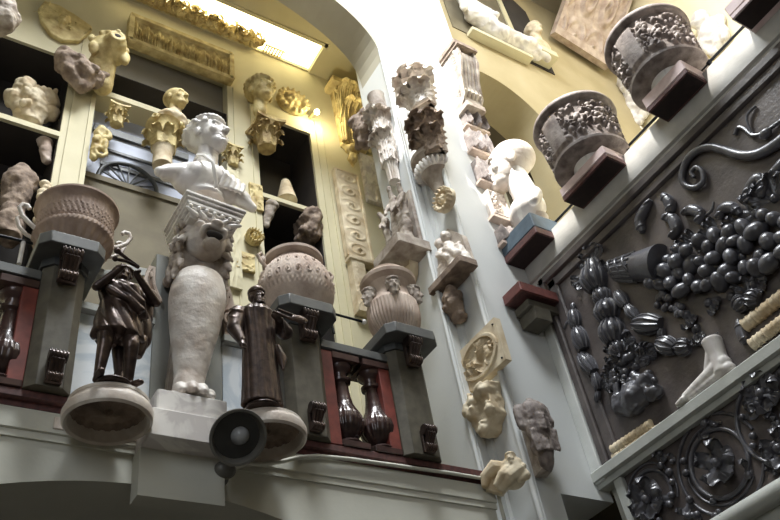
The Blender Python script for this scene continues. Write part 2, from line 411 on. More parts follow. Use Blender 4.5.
# ---- gallery back wall: posts, shelves, niches
YB = 5.38
gx = lambda px, py: onY(px, py, YG).x
m = MB()
m.bb(-1.6, .02, YG, YB, ZL, 9.2)
m.bb(.70, .95, YG, YB, ZL, 9.2)           # first post
m.bb(2.24, 2.56, YG, YB, ZL, 9.35)        # second post
m.bb(3.20, 4.1, YG, YB, ZL, 10)           # broad pier on the right
m.bb(.02, .70, YG, YB, 6.98 + H0, 10)
m.bb(.70, .95, YG, YB, 9.2, 10); m.bb(.95, 2.24, YG, YB, 7.62 + H0, 10); m.bb(2.24, 2.56, YG, YB, 9.35, 10); m.bb(2.56, 3.2, YG, YB, 7.2 + H0, 10)
m.bb(-1.6, .02, YG, YB, 9.2, 10)
struct('wall_gallery', m, M['cream'])
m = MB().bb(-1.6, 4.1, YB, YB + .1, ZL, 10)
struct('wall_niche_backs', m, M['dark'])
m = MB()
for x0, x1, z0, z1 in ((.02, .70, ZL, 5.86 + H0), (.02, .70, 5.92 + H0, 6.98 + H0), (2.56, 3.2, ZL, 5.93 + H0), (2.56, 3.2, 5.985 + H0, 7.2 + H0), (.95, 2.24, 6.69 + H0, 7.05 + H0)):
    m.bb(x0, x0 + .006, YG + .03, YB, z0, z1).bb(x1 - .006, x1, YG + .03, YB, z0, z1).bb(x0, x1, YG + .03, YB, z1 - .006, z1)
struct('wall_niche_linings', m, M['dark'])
m = MB().bb(.02, .70, YG - .005, YB, 5.86 + H0, 5.92 + H0)
m.bb(.95, 2.24, YG - .01, YB, 6.62 + H0, 6.69 + H0); m.bb(2.56, 3.2, YG - .005, YB, 5.93 + H0, 5.985 + H0)
struct('trim_6', m, M['cream'])
m = MB()
for x0, x1 in ((.755, .765), (.905, .915), (2.30, 2.31), (2.49, 2.50), (3.27, 3.28), (3.36, 3.37)):
    m.bb(x0, x1, YG - .012, YG, ZL, 9.1)
struct('trim_7', m, M['cream'])
m = MB().bb(.95, 2.24, YG + .12, YB, 7.05 + H0, 7.62 + H0); struct('wall_recess', m, material('grey_recess_paint', (142, 136, 124), (128, 122, 108), .8, scale=2))
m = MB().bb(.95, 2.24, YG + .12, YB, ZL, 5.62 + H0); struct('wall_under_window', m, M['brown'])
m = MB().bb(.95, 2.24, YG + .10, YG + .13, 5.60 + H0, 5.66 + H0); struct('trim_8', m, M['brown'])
# window behind the marble bust; sky and building reflection is painted into the pane
m = MB().bb(.97, 2.22, YG + .2, YG + .215, 5.66 + H0, 6.62 + H0); pane = struct('window_1', m, M['glass'])
g = material('pale_blue_reflection', (176, 184, 200), (150, 160, 180), .3, scale=3, bump=0)
m = MB().bb(1.0, 1.9, YG + .17, YG + .2, 6.32 + H0, 6.40 + H0).bb(1.0, 2.2, YG + .18, YG + .2, 6.1 + H0, 6.13 + H0).bb(1.1, 2.2, YG + .18, YG + .2, 5.9 + H0, 5.94 + H0)
o = m.build('window_bar', M['cap'], pane)
m = MB(); c = onY(128, 182, YG + .17)
m.torus((c.x, c.y, 5.72 + H0), .26, .02, n=40, a0=0, a1=PI)
for k in range(1, 8): a = PI * k / 8; m.tube([(c.x, c.y, 5.70 + H0), (c.x + .25 * math.cos(a), c.y, 5.70 + H0 + .25 * math.sin(a))], .008, 6)
m.build('fanlight_tracery', M['pedd'], pane)
# gallery ceiling with the amber skylight
ZC = 8.39 + H0
m = MB().bb(-1.6, 1.0, YR, YB, ZC, ZC + .08).bb(3.28, 4.2, YR, YB, ZC, ZC + .08).bb(1.0, 3.28, YR, 4.50, ZC, ZC + .08).bb(1.0, 3.28, 4.88, YB, ZC, ZC + .08)
struct('ceiling_gallery', m, M['cream'])
m = MB().bb(1.0, 3.28, 4.50, 4.88, ZC + .05, ZC + .06); struct('window_2', m, M['yellow'])
m = MB().bb(.96, 1.0, 4.46, 4.90, ZC - .02, ZC + .06).bb(3.28, 3.32, 4.46, 4.90, ZC - .02, ZC + .06).bb(.96, 3.32, 4.46, 4.50, ZC - .02, ZC + .06)
struct('trim_9', m, M['cream'])
m = MB().bb(-1.6, -1.5, YA, YB, 0, 11); struct('wall_left', m, M['plaster'])
m = MB().bb(4.1, 4.2, YR, YB, ZL, 11); struct('wall_gallery_end', m, M['cream'])

# ---- right-hand wall (faces -X)
ZCOP = 3.96 + H0
m = MB().bb(XB, XB + .5, -3, Y2 + .1, 2.32 + H0, ZCOP)
m.bb(XB + .06, XB + .5, Y2 - 1.9, Y2, 0, 2.32 + H0) if False else None
struct('wall_right', m, M['plaster'])
m = MB().bb(XB + .03, XB + .5, -3, Y2 - .02, 1.55 + H0, 2.33 + H0); struct('wall_right_lower', m, M['plaster'])
m = MB().bb(3.99, XB + .5, -3, Y2, ZCOP + .04, ZCOP + .30, .010).bb(4.01, XB + .5, -3, Y2, ZCOP, ZCOP + .04)
struct('trim_10', m, M['steel'] if False else material('pale_grey_coping', (186, 184, 178), (160, 158, 152), .6, scale=5))
# light painted border of the big panel and the rail between the two panels
bd = material('grey_white_border_paint', (188, 190, 184), (168, 170, 164), .6, scale=4)
m = MB().bb(XB - .09, XB + .02, Y2 - .085, Y2 - .0, 2.30 + H0, ZCOP - .03, .006); struct('trim_11', m, material('pale_border_paint', (214, 216, 212), (196, 198, 194), .6, scale=4))
m = MB().bb(XB - .10, XB + .02, -3, Y2 + .03, 2.31 + H0, 2.385 + H0, .008).bb(XB - .07, XB + .02, -3, Y2, 2.27 + H0, 2.31 + H0); struct('trim_12', m, bd)
m = MB().bb(XB - .06, XB + .04, Y2 - .19, Y2 - .12, 1.62 + H0, 2.28 + H0, .006); struct('trim_13', m, bd)
m = MB().tube([(XB - .05, -3, 1.70 + H0), (XB - .05, Y2 - .12, 1.70 + H0)], .055, 16).bb(XB - .03, XB + .3, -3, Y2 - .1, 1.55 + H0, 1.66 + H0); struct('trim_14', m, bd)
# ---- beyond the right-hand parapet
m = MB()
EW = 3.62
xa = onY(500, 100, EW).x
AR = seg_arch(4.72, .87, 6.78 + H0, .86)
mm = arch_wall(AR, 4.03, 7.6, 6.78 + H0, 12, EW, EW + .5); mm.bb(5.59, 7.6, EW, EW + .5, 3, 6.78 + H0)
struct('wall_end', mm, material('shade_toned_end_wall', (182, 168, 134), (168, 154, 118), .8, scale=2))  # cream wall, its shade put in as a darker tan
m = MB().bb(4.0, 7.6, EW + .9, EW + 1.0, 3, 9.3); struct('wall_behind_end_arch', m, M['brown'])
m = MB().bb(7.6, 7.7, -3, EW + .5, 3, 12); struct('wall_corridor', m, material('bright_cream_plaster', (238, 228, 196), (226, 214, 180), .8, scale=2))
m = MB().bb(4.5, 7.6, -3, EW, 4.9, 5.0); struct('floor_corridor', m, M['plaster'])
# unseen roof, its openings cut to shape where the sun falls
m = MB().bb(-6, .77, -5, 6.4, ZT, ZT + .15).bb(3.3, 4.5, -5, 6.4, ZT, ZT + .15).bb(7.4, 8, -5, 6.4, ZT, ZT + .15).bb(.77, 3.3, -5, -.6, ZT, ZT + .15).bb(.77, 3.3, 2.6, 6.4, ZT, ZT + .15)
m.bb(4.5, 7.4, -5, -1, ZT, ZT + .15).bb(4.5, 7.4, 1.2, 6.4, ZT, ZT + .15)
struct('ceiling', m, M['ceil'])
# ================================================================== BALUSTRADE
def px_x(px, py, Y=3.4): return onY(px, py, Y).x
def lion_bracket(s=1.0):
    """small bronze scrolled bracket: curled top over a grooved tongue"""
    m = MB()
    for k in (-1, 0, 1): m.tube([(k * .022 * s, -.0, .12 * s), (k * .022 * s, -.05 * s, .125 * s), (k * .022 * s, -.07 * s, .09 * s), (k * .022 * s, -.05 * s, .06 * s), (k * .02 * s, -.03 * s, .02 * s), (k * .018 * s, -.045 * s, -.01 * s)], [.016 * s, .018 * s, .02 * s, .016 * s, .014 * s, .012 * s], 8)
    m.tube([(-.05 * s, -.055 * s, .125 * s), (.05 * s, -.055 * s, .125 * s)], .034 * s, 14).tube([(-.042 * s, -.04 * s, .0), (.042 * s, -.04 * s, .0)], .024 * s, 14)
    for k in range(-2, 3): m.torus((k * .02 * s, -.055 * s, .125 * s), .034 * s, .006 * s, rot=(0, 0, PI / 2), n=16).torus((k * .018 * s, -.04 * s, .0), .024 * s, .005 * s, rot=(0, 0, PI / 2), n=14)
    m.bb(-.045 * s, .045 * s, -.03 * s, 0, -.03 * s, .14 * s, .004)
    return m
ZP = 3.215 + H0      # top of pedestal caps
def pedestal(xl, xr, label, Yf=3.4):
    c = (xl + xr) / 2; hw = (xr - xl) / 2; D = .34; e = hw + .028
    t = thing('stone_pedestal', label, 'pedestal', (c, Yf, ZL - .01), 0, 'grey green pedestals of the balustrade')
    h = ZP - ZL + .01 - .085
    def octo(a, b, k): return [(-a + k, 0 - b), (a - k, 0 - b), (a, k - b), (a, D), (-a, D), (-a, k - b)]
    MB().slab(octo(e, 0, .045), 0, h).build('shaft', M['ped'], t, bevel=.003)
    ce = hw + .09
    MB().slab([(-ce + .05, -.12), (ce - .05, -.12), (ce, -.07), (ce, D + .02), (-ce, D + .02), (-ce, -.07)], h, h + .075).build('cap', M['cap'], t, bevel=.005)
    MB().slab(octo(e + .012, .012, .05), h - .05, h).build('necking', M['pedd'], t)
    b = lion_bracket(1.05); b.build('bracket', M['bronze'], t).location = (0, -.02, h - .15)
    b = lion_bracket(.85); b.build('bracket', M['bronze'], t).location = (.01, -.0, .035)
    return t
pedestal(px_x(33, 373), px_x(69, 373), 'grey green marble pedestal under the wide handled urn at the left')
pedestal(px_x(295, 413), px_x(328, 413), 'grey green marble pedestal under the round scroll-patterned bowl')
pedestal(px_x(405, 413), px_x(433, 413), 'grey green marble pedestal under the jar with faces, next to the pier')

# top rails and base of the bays
def rail(x0, x1, z, label, h=.06, mat='cap', Yf=3.44, d=.2):
    m = MB().bb(x0, x1, Yf, Yf + d, z - h, z, .004); o = m.build('balustrade_rail', M[mat]); return tag(o, label, 'rail', 'top rails of the balustrade')
p1l, p1r = px_x(33, 373) - .028, px_x(69, 373) + .028
p2l, p2r = px_x(295, 413) - .028, px_x(328, 413) + .028
p3l, p3r = px_x(405, 413) - .028, px_x(433, 413) + .028
ZR = 3.06 + H0
rail(p2r + .0, p3l - .0, ZR, 'slate top rail over the two dark balusters at the right')
rail(-.35, p1l - .0, ZR + .0, 'slate top rail at the left edge beside the handled urn pedestal')
# red marble half piers
def red_strip(x, label, w_=.075):
    o = MB().bb(x, x + w_, 3.45, 3.62, ZL - .01, ZR - .07, .003).build('half_pier', M['red']); return tag(o, label, 'pier', 'red marble half piers of the balustrade')
red_strip(p2r, 'red marble half pier left of the two dark balusters')
red_strip(p3l - .075, 'red marble half pier right of the two dark balusters')
red_strip(p1l - .075, 'red marble half pier left of the handled urn pedestal')
# balusters
hB = ZR - .07 - ZL + .01
def baluster(x, label):
    K = 1.2
    t = thing('baluster', label, 'baluster', (x, 3.535, ZL - .01), 0, 'dark turned balusters'); h = hB; t.scale = (1.15, 1.15, 1)
    MB().box((0, 0, .02), (.080, .080, .02), bev=.004).build('plinth', M['wood'], t)
    MB().box((0, 0, h - .025), (.082, .082, .025), bev=.004).build('abacus', M['wood'], t)
    z0, z1 = .04, h - .05; L = z1 - z0
    pr = [(.072, 0), (.078, .02), (.066, .05), (.045, .07), (.04, .09), (.062, .13), (.082, .20), (.09, .28), (.084, .36), (.066, .44), (.05, .52), (.042, .62), (.038, .72), (.036, .78), (.052, .80), (.054, .83), (.036, .86), (.040, .91), (.062, .95), (.068, .98), (.068, 1)]
    P = []
    for (r0, a), (r1, b) in zip(pr[:-1], pr[1:]):
        for i in range(4): P.append((r0 + (r1 - r0) * i / 4, z0 + L * (a + (b - a) * i / 4)))
    P.append((pr[-1][0], z1))
    def gad(th, k, z):
        u = (z - z0) / L
        return .007 * (abs(math.cos(th * 9)) - .5) * max(0, math.sin(PI * min(max((u - .10) / .36, 0), 1)))
    MB().lathe(P, n=90, fn=gad).build('turned_stem', M['wood'], t)
    return t
b0 = baluster(px_x(344, 410, 3.535), 'dark ribbed baluster, left one of the pair between the red half piers')
dup(b0, (px_x(375, 415, 3.535), 3.535, ZL - .01), label='dark ribbed baluster, right one of the pair between the red half piers')
dup(b0, (px_x(5, 345, 3.535), 3.535, ZL - .01), label='dark ribbed baluster cut by the left edge of the picture')
MB().bb(-.3, 0, 3.5, 3.6, 0, .001) if False else None

# centre bay: veined panels, backing slabs, scroll blocks, ledges
sxl = px_x(149, 395, 3.6); xcL, xcR = sxl, px_x(222, 400, 3.6)
def vpanel(x0, x1, label):
    o = MB().bb(x0, x1, 3.60, 3.66, ZL - .01, 2.98 + H0, .003).build('veined_panel', M['panelblue']); tag(o, label, 'panel', 'pale veined marble panels')
vpanel(p1r, xcL, 'pale blue veined marble panel behind the bronze piper statuette')
vpanel(xcR, p2l, 'pale blue veined marble panel behind the robed bronze statuette')
def ledge(x0, x1, label):
    o = MB().bb(x0, x1, 3.56, 3.68, 2.98 + H0, 3.03 + H0, .004).build('stone_ledge', M['steel']); tag(o, label, 'ledge', 'stone ledges over the veined panels')
ledge(p1r, xcL, 'grey stone ledge above the left veined panel'); ledge(xcR, p2l, 'grey stone ledge above the right veined panel')
o = MB().bb(sxl, sxl + .10, 3.60, 3.70, ZL - .01, 3.55 + H0, .004).build('backing_slab', M['steel']); tag(o, 'tall grey slab left of the lion monopod', 'slab', 'grey slabs beside the monopod')
o = MB().bb(xcR - .10, xcR + .01, 3.60, 3.70, ZL - .01, 3.55 + H0, .004).build('backing_slab', M['steel']); tag(o, 'tall grey slab right of the lion monopod', 'slab', 'grey slabs beside the monopod')
o = MB().bb(xcL + .11, xcR - .11, 3.62, 3.70, ZL - .01, 3.6 + H0).build('backing_slab', M['ped']); tag(o, 'grey slab straight behind the lion monopod', 'slab', 'grey slabs beside the monopod')
def scroll_block(x0, x1, flip, label):
    w_ = x1 - x0; h_ = .38
    t = thing('scroll_block', label, 'carving', (x0, 3.57, 3.03 + H0), 0, 'scroll reliefs beside the monopod')
    poly = [(0, 0), (w_, 0), (w_, h_), (w_ * .72, h_), (w_ * .5, h_ * .62), (w_ * .2, h_ * .35), (0, h_ * .22)]
    if flip: poly = [(w_ - x, z) for x, z in poly]
    MB().prism(poly, 0, .1).build('block', M['terra'], t)
    m = MB(); fx = (lambda x: w_ - x) if flip else (lambda x: x)
    P = []
    for i in range(60):
        a = i / 59 * 2.4 * 2 * PI; r = .075 * (1 - i / 62)
        P.append((fx(w_ * .70 + r * math.cos(a)), -.012, h_ * .30 + r * math.sin(a)))
    m.tube(P, .011, 8)
    P = [(fx(w_ * .7 + .075), -.01, h_ * .3), (fx(w_ * .93), -.01, h_ * .6), (fx(w_ * .86), -.01, h_ * .9), (fx(w_ * .78), -.01, h_ * .82), (fx(w_ * .84), -.01, h_ * .74)]; m.tube(P, .012, 8)
    P = [(fx(w_ * .5), -.01, h_ * .25), (fx(w_ * .3), -.01, h_ * .2), (fx(w_ * .1), -.01, h_ * .1)]; m.tube(P, [.014, .012, .006], 8)
    m.build('scroll', M['terra'], t)
scroll_block(px_x(128, 290, 3.6), xcL - .01, False, 'pale scroll relief left of the lion monopod above the piper')
scroll_block(xcR + .01, px_x(243, 310, 3.6), True, 'pale scroll relief right of the lion monopod above the robed statuette')
# curved grey rail behind the urn at the left
m = MB(); Pc = [(p1r + .03, 3.66, 3.34 + H0), (p1r + .12, 3.66, 3.325 + H0), (p1r + .2, 3.66, 3.34 + H0), (p1r + .235, 3.66, 3.40 + H0), (p1r + .32, 3.66, 3.42 + H0)]
m.prism([(p1r, 3.30 + H0), (p1r + .15, 3.28 + H0), (p1r + .25, 3.31 + H0), (p1r + .28, 3.36 + H0), (xcL - .03, 3.37 + H0), (xcL - .03, 3.43 + H0), (p1r + .24, 3.42 + H0), (p1r + .21, 3.36 + H0), (p1r + .14, 3.34 + H0), (p1r, 3.36 + H0)], 3.62, 3.7)
tag(m.build('curved_rail', M['steel'], bevel=.004), 'grey rail with an upturned end between the urn pedestal and the monopod', 'rail')
m = MB().prism([(-x, z) for x, z in [(-xcR - .03, 3.37 + H0), (-xcR - .10, 3.30 + H0), (-xcR - .18, 3.25 + H0), (-p2l, 3.24 + H0), (-p2l, 3.18 + H0), (-xcR - .20, 3.19 + H0), (-xcR - .10, 3.24 + H0), (-xcR - .03, 3.30 + H0)]], 3.62, 3.7)
tag(m.build('curved_rail', M['steel'], bevel=.004), 'grey curved rail between the monopod and the round bowl', 'rail')

# ================================================================== MARBLE BLOCK, MONOPOD, BUST
YF = 3.28; ZB0 = onY(150, 434, YF).z; ZB1 = onY(152, 406, YF).z; ZB2 = onY(161, 387, YF + .02).z
xb0, xb1 = onY(151, 420, YF).x, onY(234, 430, YF).x
t = thing('marble_block', 'white marble block carrying the lion monopod, jutting out of the ledge', 'block', (0, 0, 0))
MB().bb(xb0, xb1, YF, 3.58, ZB0, ZB1, .006).build('lower_step', M['marble'], t)
MB().bb(xb0 + .035, xb1 - .02, YF + .03, 3.58, ZB1, ZB2, .006).build('upper_step', M['marble'], t)
m = MB().bb(xb0 - .005, xb1 - .0, 3.40, YA, ZB0 - .24, ZB0); struct('trim_15', m, M['plaster'])

ym = 3.47; zb = ZB2; zt = onY(207, 207, ym - .1).z; Hm = zt - zb; xm = onY(194, 384, ym - .1).x
t = thing('lion_monopod', 'white marble lion leg with a snarling head and acanthus, carrying the marble bust', 'sculpture', (xm, ym, zb), ry=.07)
# leg with bulging chest
m = MB(); s = .86
m.lathe([(.01, .03), (.085, .05), (.085, .12), (.08, .2), (.095, .30), (.112, .40), (.134, .52), (.152, .64), (.162, .74), (.158, .82), (.14, .90), (.09, .95), (.01, .97)], n=36, sy=.95)
for k, (dx, l) in enumerate(((-.075, .0), (-.026, .03), (.026, .03), (.075, .0))):
    m.cap((dx * .8, -.02, .075), (dx, -.10 - l, .06), .034, .036); m.cap((dx, -.10 - l, .055), (dx, -.135 - l, .03), .032, .02)
m.bb(-.1, .1, -.08, .08, 0, .05, .01)
m.build('leg', M['oldmarble'], t, voxel=.008, smooth=6, disp=(.0025, 14))
MB().bb(-.125, .135, -.12, .2, 0, .028, .006).build('plinth', M['marble'], t)
MB().bb(-.085, .085, .08, .24, .02, Hm - .05).build('back_pillar', M['stone'], t)
# lion head
m = MB(); zc = Hm * .81; yc = -.06
m.ell((0, yc + .03, zc + .03), (.125, .13, .12)); m.ell((0, yc - .08, zc + .0), (.075, .09, .055)); m.ell((0, yc - .165, zc + .02), (.04, .03, .024))
for sx in (-1, 1):
    m.ell((sx * .045, yc - .12, zc - .015), (.038, .05, .034)); m.ell((sx * .07, yc - .06, zc + .07), (.035, .04, .022)); m.ell((sx * .048, yc - .085, zc + .052), .018)
    m.ell((sx * .105, yc + .01, zc + .10), (.03, .025, .035))
m.ell((0, yc - .09, zc - .075), (.055, .06, .022)); m.cap((0, yc, zc + .08), (0, yc - .12, zc + .04), .04, .026)
rnd = random.Random(4)
for i in range(46):
    a = -.3 + (PI + .6) * rnd.random(); r = .125 + .035 * rnd.random(); p = Vector((r * math.cos(a), yc + .04 + rnd.uniform(-.05, .06), zc + r * math.sin(a) * .95))
    m.cap(p, p + Vector((math.cos(a) * .035, rnd.uniform(-.02, .02), -.03)), .022, .008)
for sx in (-1, 1):
    pass
m.build('lion_head', M['oldmarble'], t, voxel=.0065, smooth=2, disp=(.003, 22), dents=[((0, yc - .15, zc - .05), (.055, .08, .022), .06), ((.048, yc - .11, zc + .045), (.014, .03, .01), .012), ((-.048, yc - .11, zc + .045), (.014, .03, .01), .012)])
MB().ell((0, yc - .135, zc - .052), (.05, .03, .022)).build('mouth_shade', M['dark'], t)  # dark ellipsoid stands in for the shade inside the mouth
m = MB(); rnd = random.Random(12)
for sx in (-1, 1):
    for i in range(34):
        z = zc - .26 + rnd.random() * .42; y = rnd.uniform(-.05, .12); x = sx * (.135 + .02 * rnd.random())
        m.cap((x, y, z), (x * 1.08, y - .03, z - .06), .026, .010)
m.bb(-.135, .135, .0, .2, zc - .2, Hm - .15)
m.build('mane', M['stone'], t, voxel=.008, smooth=1, disp=(.006, 20))
# moulded capital
m = MB(); c0 = Hm
for z0, z1, e in ((-.155, -.125, .15), (-.115, -.10, .165), (-.09, -.06, .175), (-.052, -.03, .185), (-.025, 0, .195)): m.bb(-e, e, -e * .95, .2, c0 + z0, c0 + z1, .006)
m.bb(-.14, .14, -.13, .2, c0 - .17, c0 - .01)
m.build('moulded_top', M['marble'], t)
m = MB()
for k in range(7): m.ell((-.15 + .05 * k, -.16, c0 - .106), (.014, .014, .016))
for k in range(-2, 3): m.cap((k * .055, -.145, c0 - .15), (k * .085, -.155, c0 - .125), .018, .01)
m.build('egg_moulding', M['marble'], t)

# ---- heads and busts
def head(m, c=(0, 0, 0), h=.24, yaw=0, pitch=0, roll=0, hair='short', beard=False, seed=1, tm=None, hairm=None):
    """head of chin-to-crown height h, chin at local z=0, face to -y"""
    X = T_(c) @ Rz(yaw) @ Rx(pitch) @ Ry(roll) @ S_(h)
    m.push(X)
    m.ell((0, .03, .63), (.34, .42, .37)); m.ell((0, -.12, .44), (.275, .30, .40)); m.ell((0, -.19, .18), (.2, .2, .17)); m.ell((0, -.36, .1), (.09, .08, .07))
    m.cap((0, -.40, .60), (0, -.50, .385), .038, .058); m.ell((.05, -.44, .36), (.035, .04, .03)); m.ell((-.05, -.44, .36), (.035, .04, .03))
    m.cap((-.17, -.345, .625), (-.04, -.40, .61), .045, .04); m.cap((.17, -.345, .625), (.04, -.40, .61), .045, .04)
    m.cap((-.07, -.385, .255), (.07, -.385, .255), .028, .028); m.cap((-.055, -.38, .205), (.055, -.38, .205), .032, .032)
    for sx in (-1, 1):
        m.ell((sx * .175, -.28, .40), (.09, .09, .11)); m.ell((sx * .135, -.345, .53), (.062, .05, .042)); m.ell((sx * .33, .03, .47), (.045, .09, .13))
    m.cap((0, .12, -.25), (0, .06, .25), .2, .19)
    rnd = random.Random(seed)
    if hair != 'bald':
        m.ell((0, .1, .70), (.36, .43, .35))
    if hair in ('curly', 'wreath'):
        for i in range(120):
            a = rnd.uniform(0, 2 * PI); e = rnd.uniform(.05, 1.45); d = Vector((math.cos(a) * math.cos(e), math.sin(a) * math.cos(e), math.sin(e)))
            p = Vector((0, .08, .64)) + Vector((d.x * .37, d.y * .44, d.z * .39))
            if p.y < -.22 and p.z < .80: continue
            m.ell(p, (.06, .06, .055), n=7)
        for i in range(14):
            a = PI + PI * i / 13; m.ell((.30 * math.cos(a), -.05 + .34 * math.sin(a), .86 - .05 * abs(math.sin(a))), .065, n=7)
    if hair == 'wreath':
        for i in range(22):
            a = 2 * PI * i / 22; m.ell((.40 * math.cos(a), .05 + .44 * math.sin(a), .80), (.07, .07, .11), (rnd.uniform(-.5, .5), rnd.uniform(-.5, .5), a), n=8)
    if hair == 'long':
        for i in range(60):
            a = rnd.uniform(-.2, PI + .2); z = rnd.uniform(-.05, .8); m.cap((.36 * math.cos(a), .08 + .38 * math.sin(a), z), (.38 * math.cos(a + .1), .08 + .40 * math.sin(a), z - .16), .055, .03)
    if beard:
        for i in range(50):
            a = rnd.uniform(-1.1, 1.1); z = rnd.uniform(-.02, .30); m.cap((.24 * math.sin(a), -.20 - .15 * math.cos(a), z), (.2 * math.sin(a), -.24 - .16 * math.cos(a), z - .12), .05, .025)
        m.ell((0, -.28, .08), (.17, .15, .17))
    m.pop(); Q = X
    def pt(v): return tuple(Q @ Vector(v))
    r = h
    return [(pt((sx * .135, -.42, .545)), (.055 * r,) * 3, .03 * r) for sx in (-1, 1)] + [(pt((0, -.43, .232)), (.06 * r, .03 * r, .012 * r), .018 * r)] + [(pt((sx * .075, -.43, .60)), (.04 * r,) * 3, .012 * r) for sx in (-1, 1)]

# white marble bust on the monopod
zb2 = zt; bx = xm + .07 * Hm; by = ym - .01
t = thing('portrait_bust', 'white marble bust with curly hair and a strap across the chest, on the lion monopod', 'bust', (bx, by, zb2)); t.scale = (1.16, 1.12, 1.25)
MB().lathe([(.12, 0), (.12, .02), (.10, .035), (.075, .06), (.07, .085), (.09, .105), (.10, .11)], n=40).build('socle', M['oldmarble'], t)
m = MB()
m.ell((0, .01, .23), (.20, .095, .09)); m.ell((0, -.02, .27), (.15, .09, .10)); m.cap((-.08, .03, .35), (-.22, .01, .25), .05, .05); m.cap((.08, .03, .35), (.22, .0, .22), .05, .05); m.cap((-.16, .0, .26), (-.27, -.01, .22), .06, .03); m.cap((.16, .0, .24), (.27, -.01, .17), .055, .03)
m.ell((0, .0, .15), (.11, .08, .08)); m.cap((0, .03, .33), (.01, .0, .50), .075, .062)
m.lathe([(.06, .09), (.10, .15)], n=20)
m.build('torso', M['marble'], t, voxel=.008, smooth=10, disp=(.0015, 10))
m = MB(); d = head(m, (.02, -.02, .475), .285, yaw=.5, pitch=-.15, hair='curly', seed=3)
m.build('head', M['marble'], t, voxel=.0048, smooth=2, dents=d)
m = MB(); m.tube([(-.06, .05, .425), (-.075, -.06, .39), (-.06, -.125, .33), (-.02, -.15, .27), (.0, -.13, .20), (.02, -.10, .14)], .011, 8, flat=.6); m.build('chest_strap', M['marble'], t)
m = MB()
for k in range(5): m.tube([(.05 + .03 * k, .03, .38 - .02 * k), (.06 + .035 * k, -.07, .34 - .02 * k), (.07 + .03 * k, -.105 + .01 * k, .26 - .01 * k), (.05 + .03 * k, -.08, .18)], .014, 8)
m.build('drapery', M['marble'], t, voxel=.007, smooth=3)
# ================================================================== ROUND BRACKETS AND STATUETTES
def round_bracket(cx, cy, half, top, label):
    """round shelf seen from below; centre pixel of the ring, half width in pixels"""
    yc = 3.5 - .215; p = onY(cx, cy, yc); r = onY(cx + half, cy + .25 * half, yc).x - p.x
    t = thing('round_bracket', label, 'shelf', (p.x, YA - r - .0, p.z), 0, 'round shelves under the statuettes')
    MB().lathe([(r * .86, .05), (r * .86, top - .03), (r * .90, top - .02), (r * .90, top - .005), (r * .86, top)], n=64).build('drum', M['oldmarble'], t)
    m = MB(); pr = [(.84, .045), (.83, -.0), (.86, -.035), (.92, -.045), (.98, -.035), (1.0, .0), (.96, .02), (.90, .03), (.87, .05), (.84, .045)]; n = 72; vs = []; fs = []
    for k, (a, z) in enumerate(pr):
        for j in range(n): vs.append((r * a * math.cos(2 * PI * j / n), r * a * math.sin(2 * PI * j / n), z))
    for k in range(len(pr) - 1):
        for j in range(n): q = k * n + j; q2 = k * n + (j + 1) % n; fs.append((q, q2, q2 + n, q + n))
    m.add(vs, fs).build('moulded_rim', M['oldmarble'], t)
    MB().lathe([(r * .02, .0), (r * .10, .02), (r * .45, .045), (r * .72, .048), (r * .845, .02), (r * .85, .052)], n=96, fn=lambda a, k, z: .0 if k in (0, 5) else .006 * math.cos(a * 22)).build('fluted_underside', M['rough'], t)
    MB().bb(-r * .96, r * .96, r * .86, r, .0, top - .0, .004).build('back_plate', M['oldmarble'], t)
    return p, r
STY = 3.17; RIM = 3.10
zs = onY(111, 379, RIM).z + .01
p1, r1 = round_bracket(109, 414, 43.5, zs - onY(109, 414, 3.285).z, 'round stone shelf carrying the bronze piper statuette')
zs2 = onY(264, 407, RIM + .04).z
p2, r2 = round_bracket(267, 434, 37, zs2 - onY(267, 434, 3.285).z, 'round stone shelf carrying the robed bronze statuette, behind the round lamp')

def folds(amp, fr, sl=0, c=(0, 0)):
    def f(co):
        a = np.arctan2(co[:, 1] - c[1], co[:, 0] - c[0]); return amp * np.abs(np.sin(a * fr + co[:, 2] * sl)) ** .7 - amp * .5
    return f
# piper in a tunic, bare legs
hL = onY(127, 268, STY).z - zs
t = thing('statuette', 'bronze figure in a short wrap raising a pipe, on the left round shelf', 'statuette', (p1.x - .025, STY, zs), .1); k = hL / 1.75; t.scale = (k * 1.25, k * 1.15, k)
MB().lathe([(.15, 0), (.16, .02), (.15, .04)], n=32).build('base', M['bronze'], t)
m = MB()
m.cap((-.10, 0, .95), (-.12, -.04, .52), .105, .072).cap((-.12, -.04, .50), (-.13, .02, .10), .068, .042).cap((-.13, .03, .07), (-.16, -.13, .06), .045, .035)
m.cap((.10, 0, .95), (.10, -.10, .53), .105, .072).cap((.10, -.10, .50), (.14, .02, .10), .068, .042).cap((.14, .02, .07), (.20, -.11, .06), .045, .035)
m.ell((0, .02, 1.0), (.17, .13, .14)).ell((0, .02, 1.25), (.19, .13, .2)).cap((-.16, .02, 1.36), (.16, .02, 1.36), .075, .075).cap((0, .02, 1.4), (0, -.01, 1.52), .06, .055)
m.cap((-.2, .0, 1.36), (-.28, -.14, 1.17), .065, .05).cap((-.28, -.14, 1.17), (-.12, -.28, 1.42), .048, .034)
m.cap((.2, .0, 1.36), (.30, -.12, 1.22), .065, .05).cap((.30, -.12, 1.22), (.04, -.27, 1.40), .05, .034)
for s_, bx_ in ((-1, -.11), (1, .03)):
    for f_ in range(4): m.cap((bx_ + .018 * f_ - .02, -.28, 1.41 + .012 * f_), (bx_ + .018 * f_ - .03, -.325, 1.395 + .012 * f_), .012, .009)
    m.cap((bx_, -.27, 1.44), (bx_ + .02 * s_, -.31, 1.455), .014, .01)
m.build('body', M['bronze'], t, voxel=.011, smooth=4)
m = MB()
m.lathe([(.13, .62), (.235, .66), (.225, .80), (.20, .98), (.185, 1.1), (.20, 1.26), (.205, 1.36), (.12, 1.44)], n=60, sy=.82)
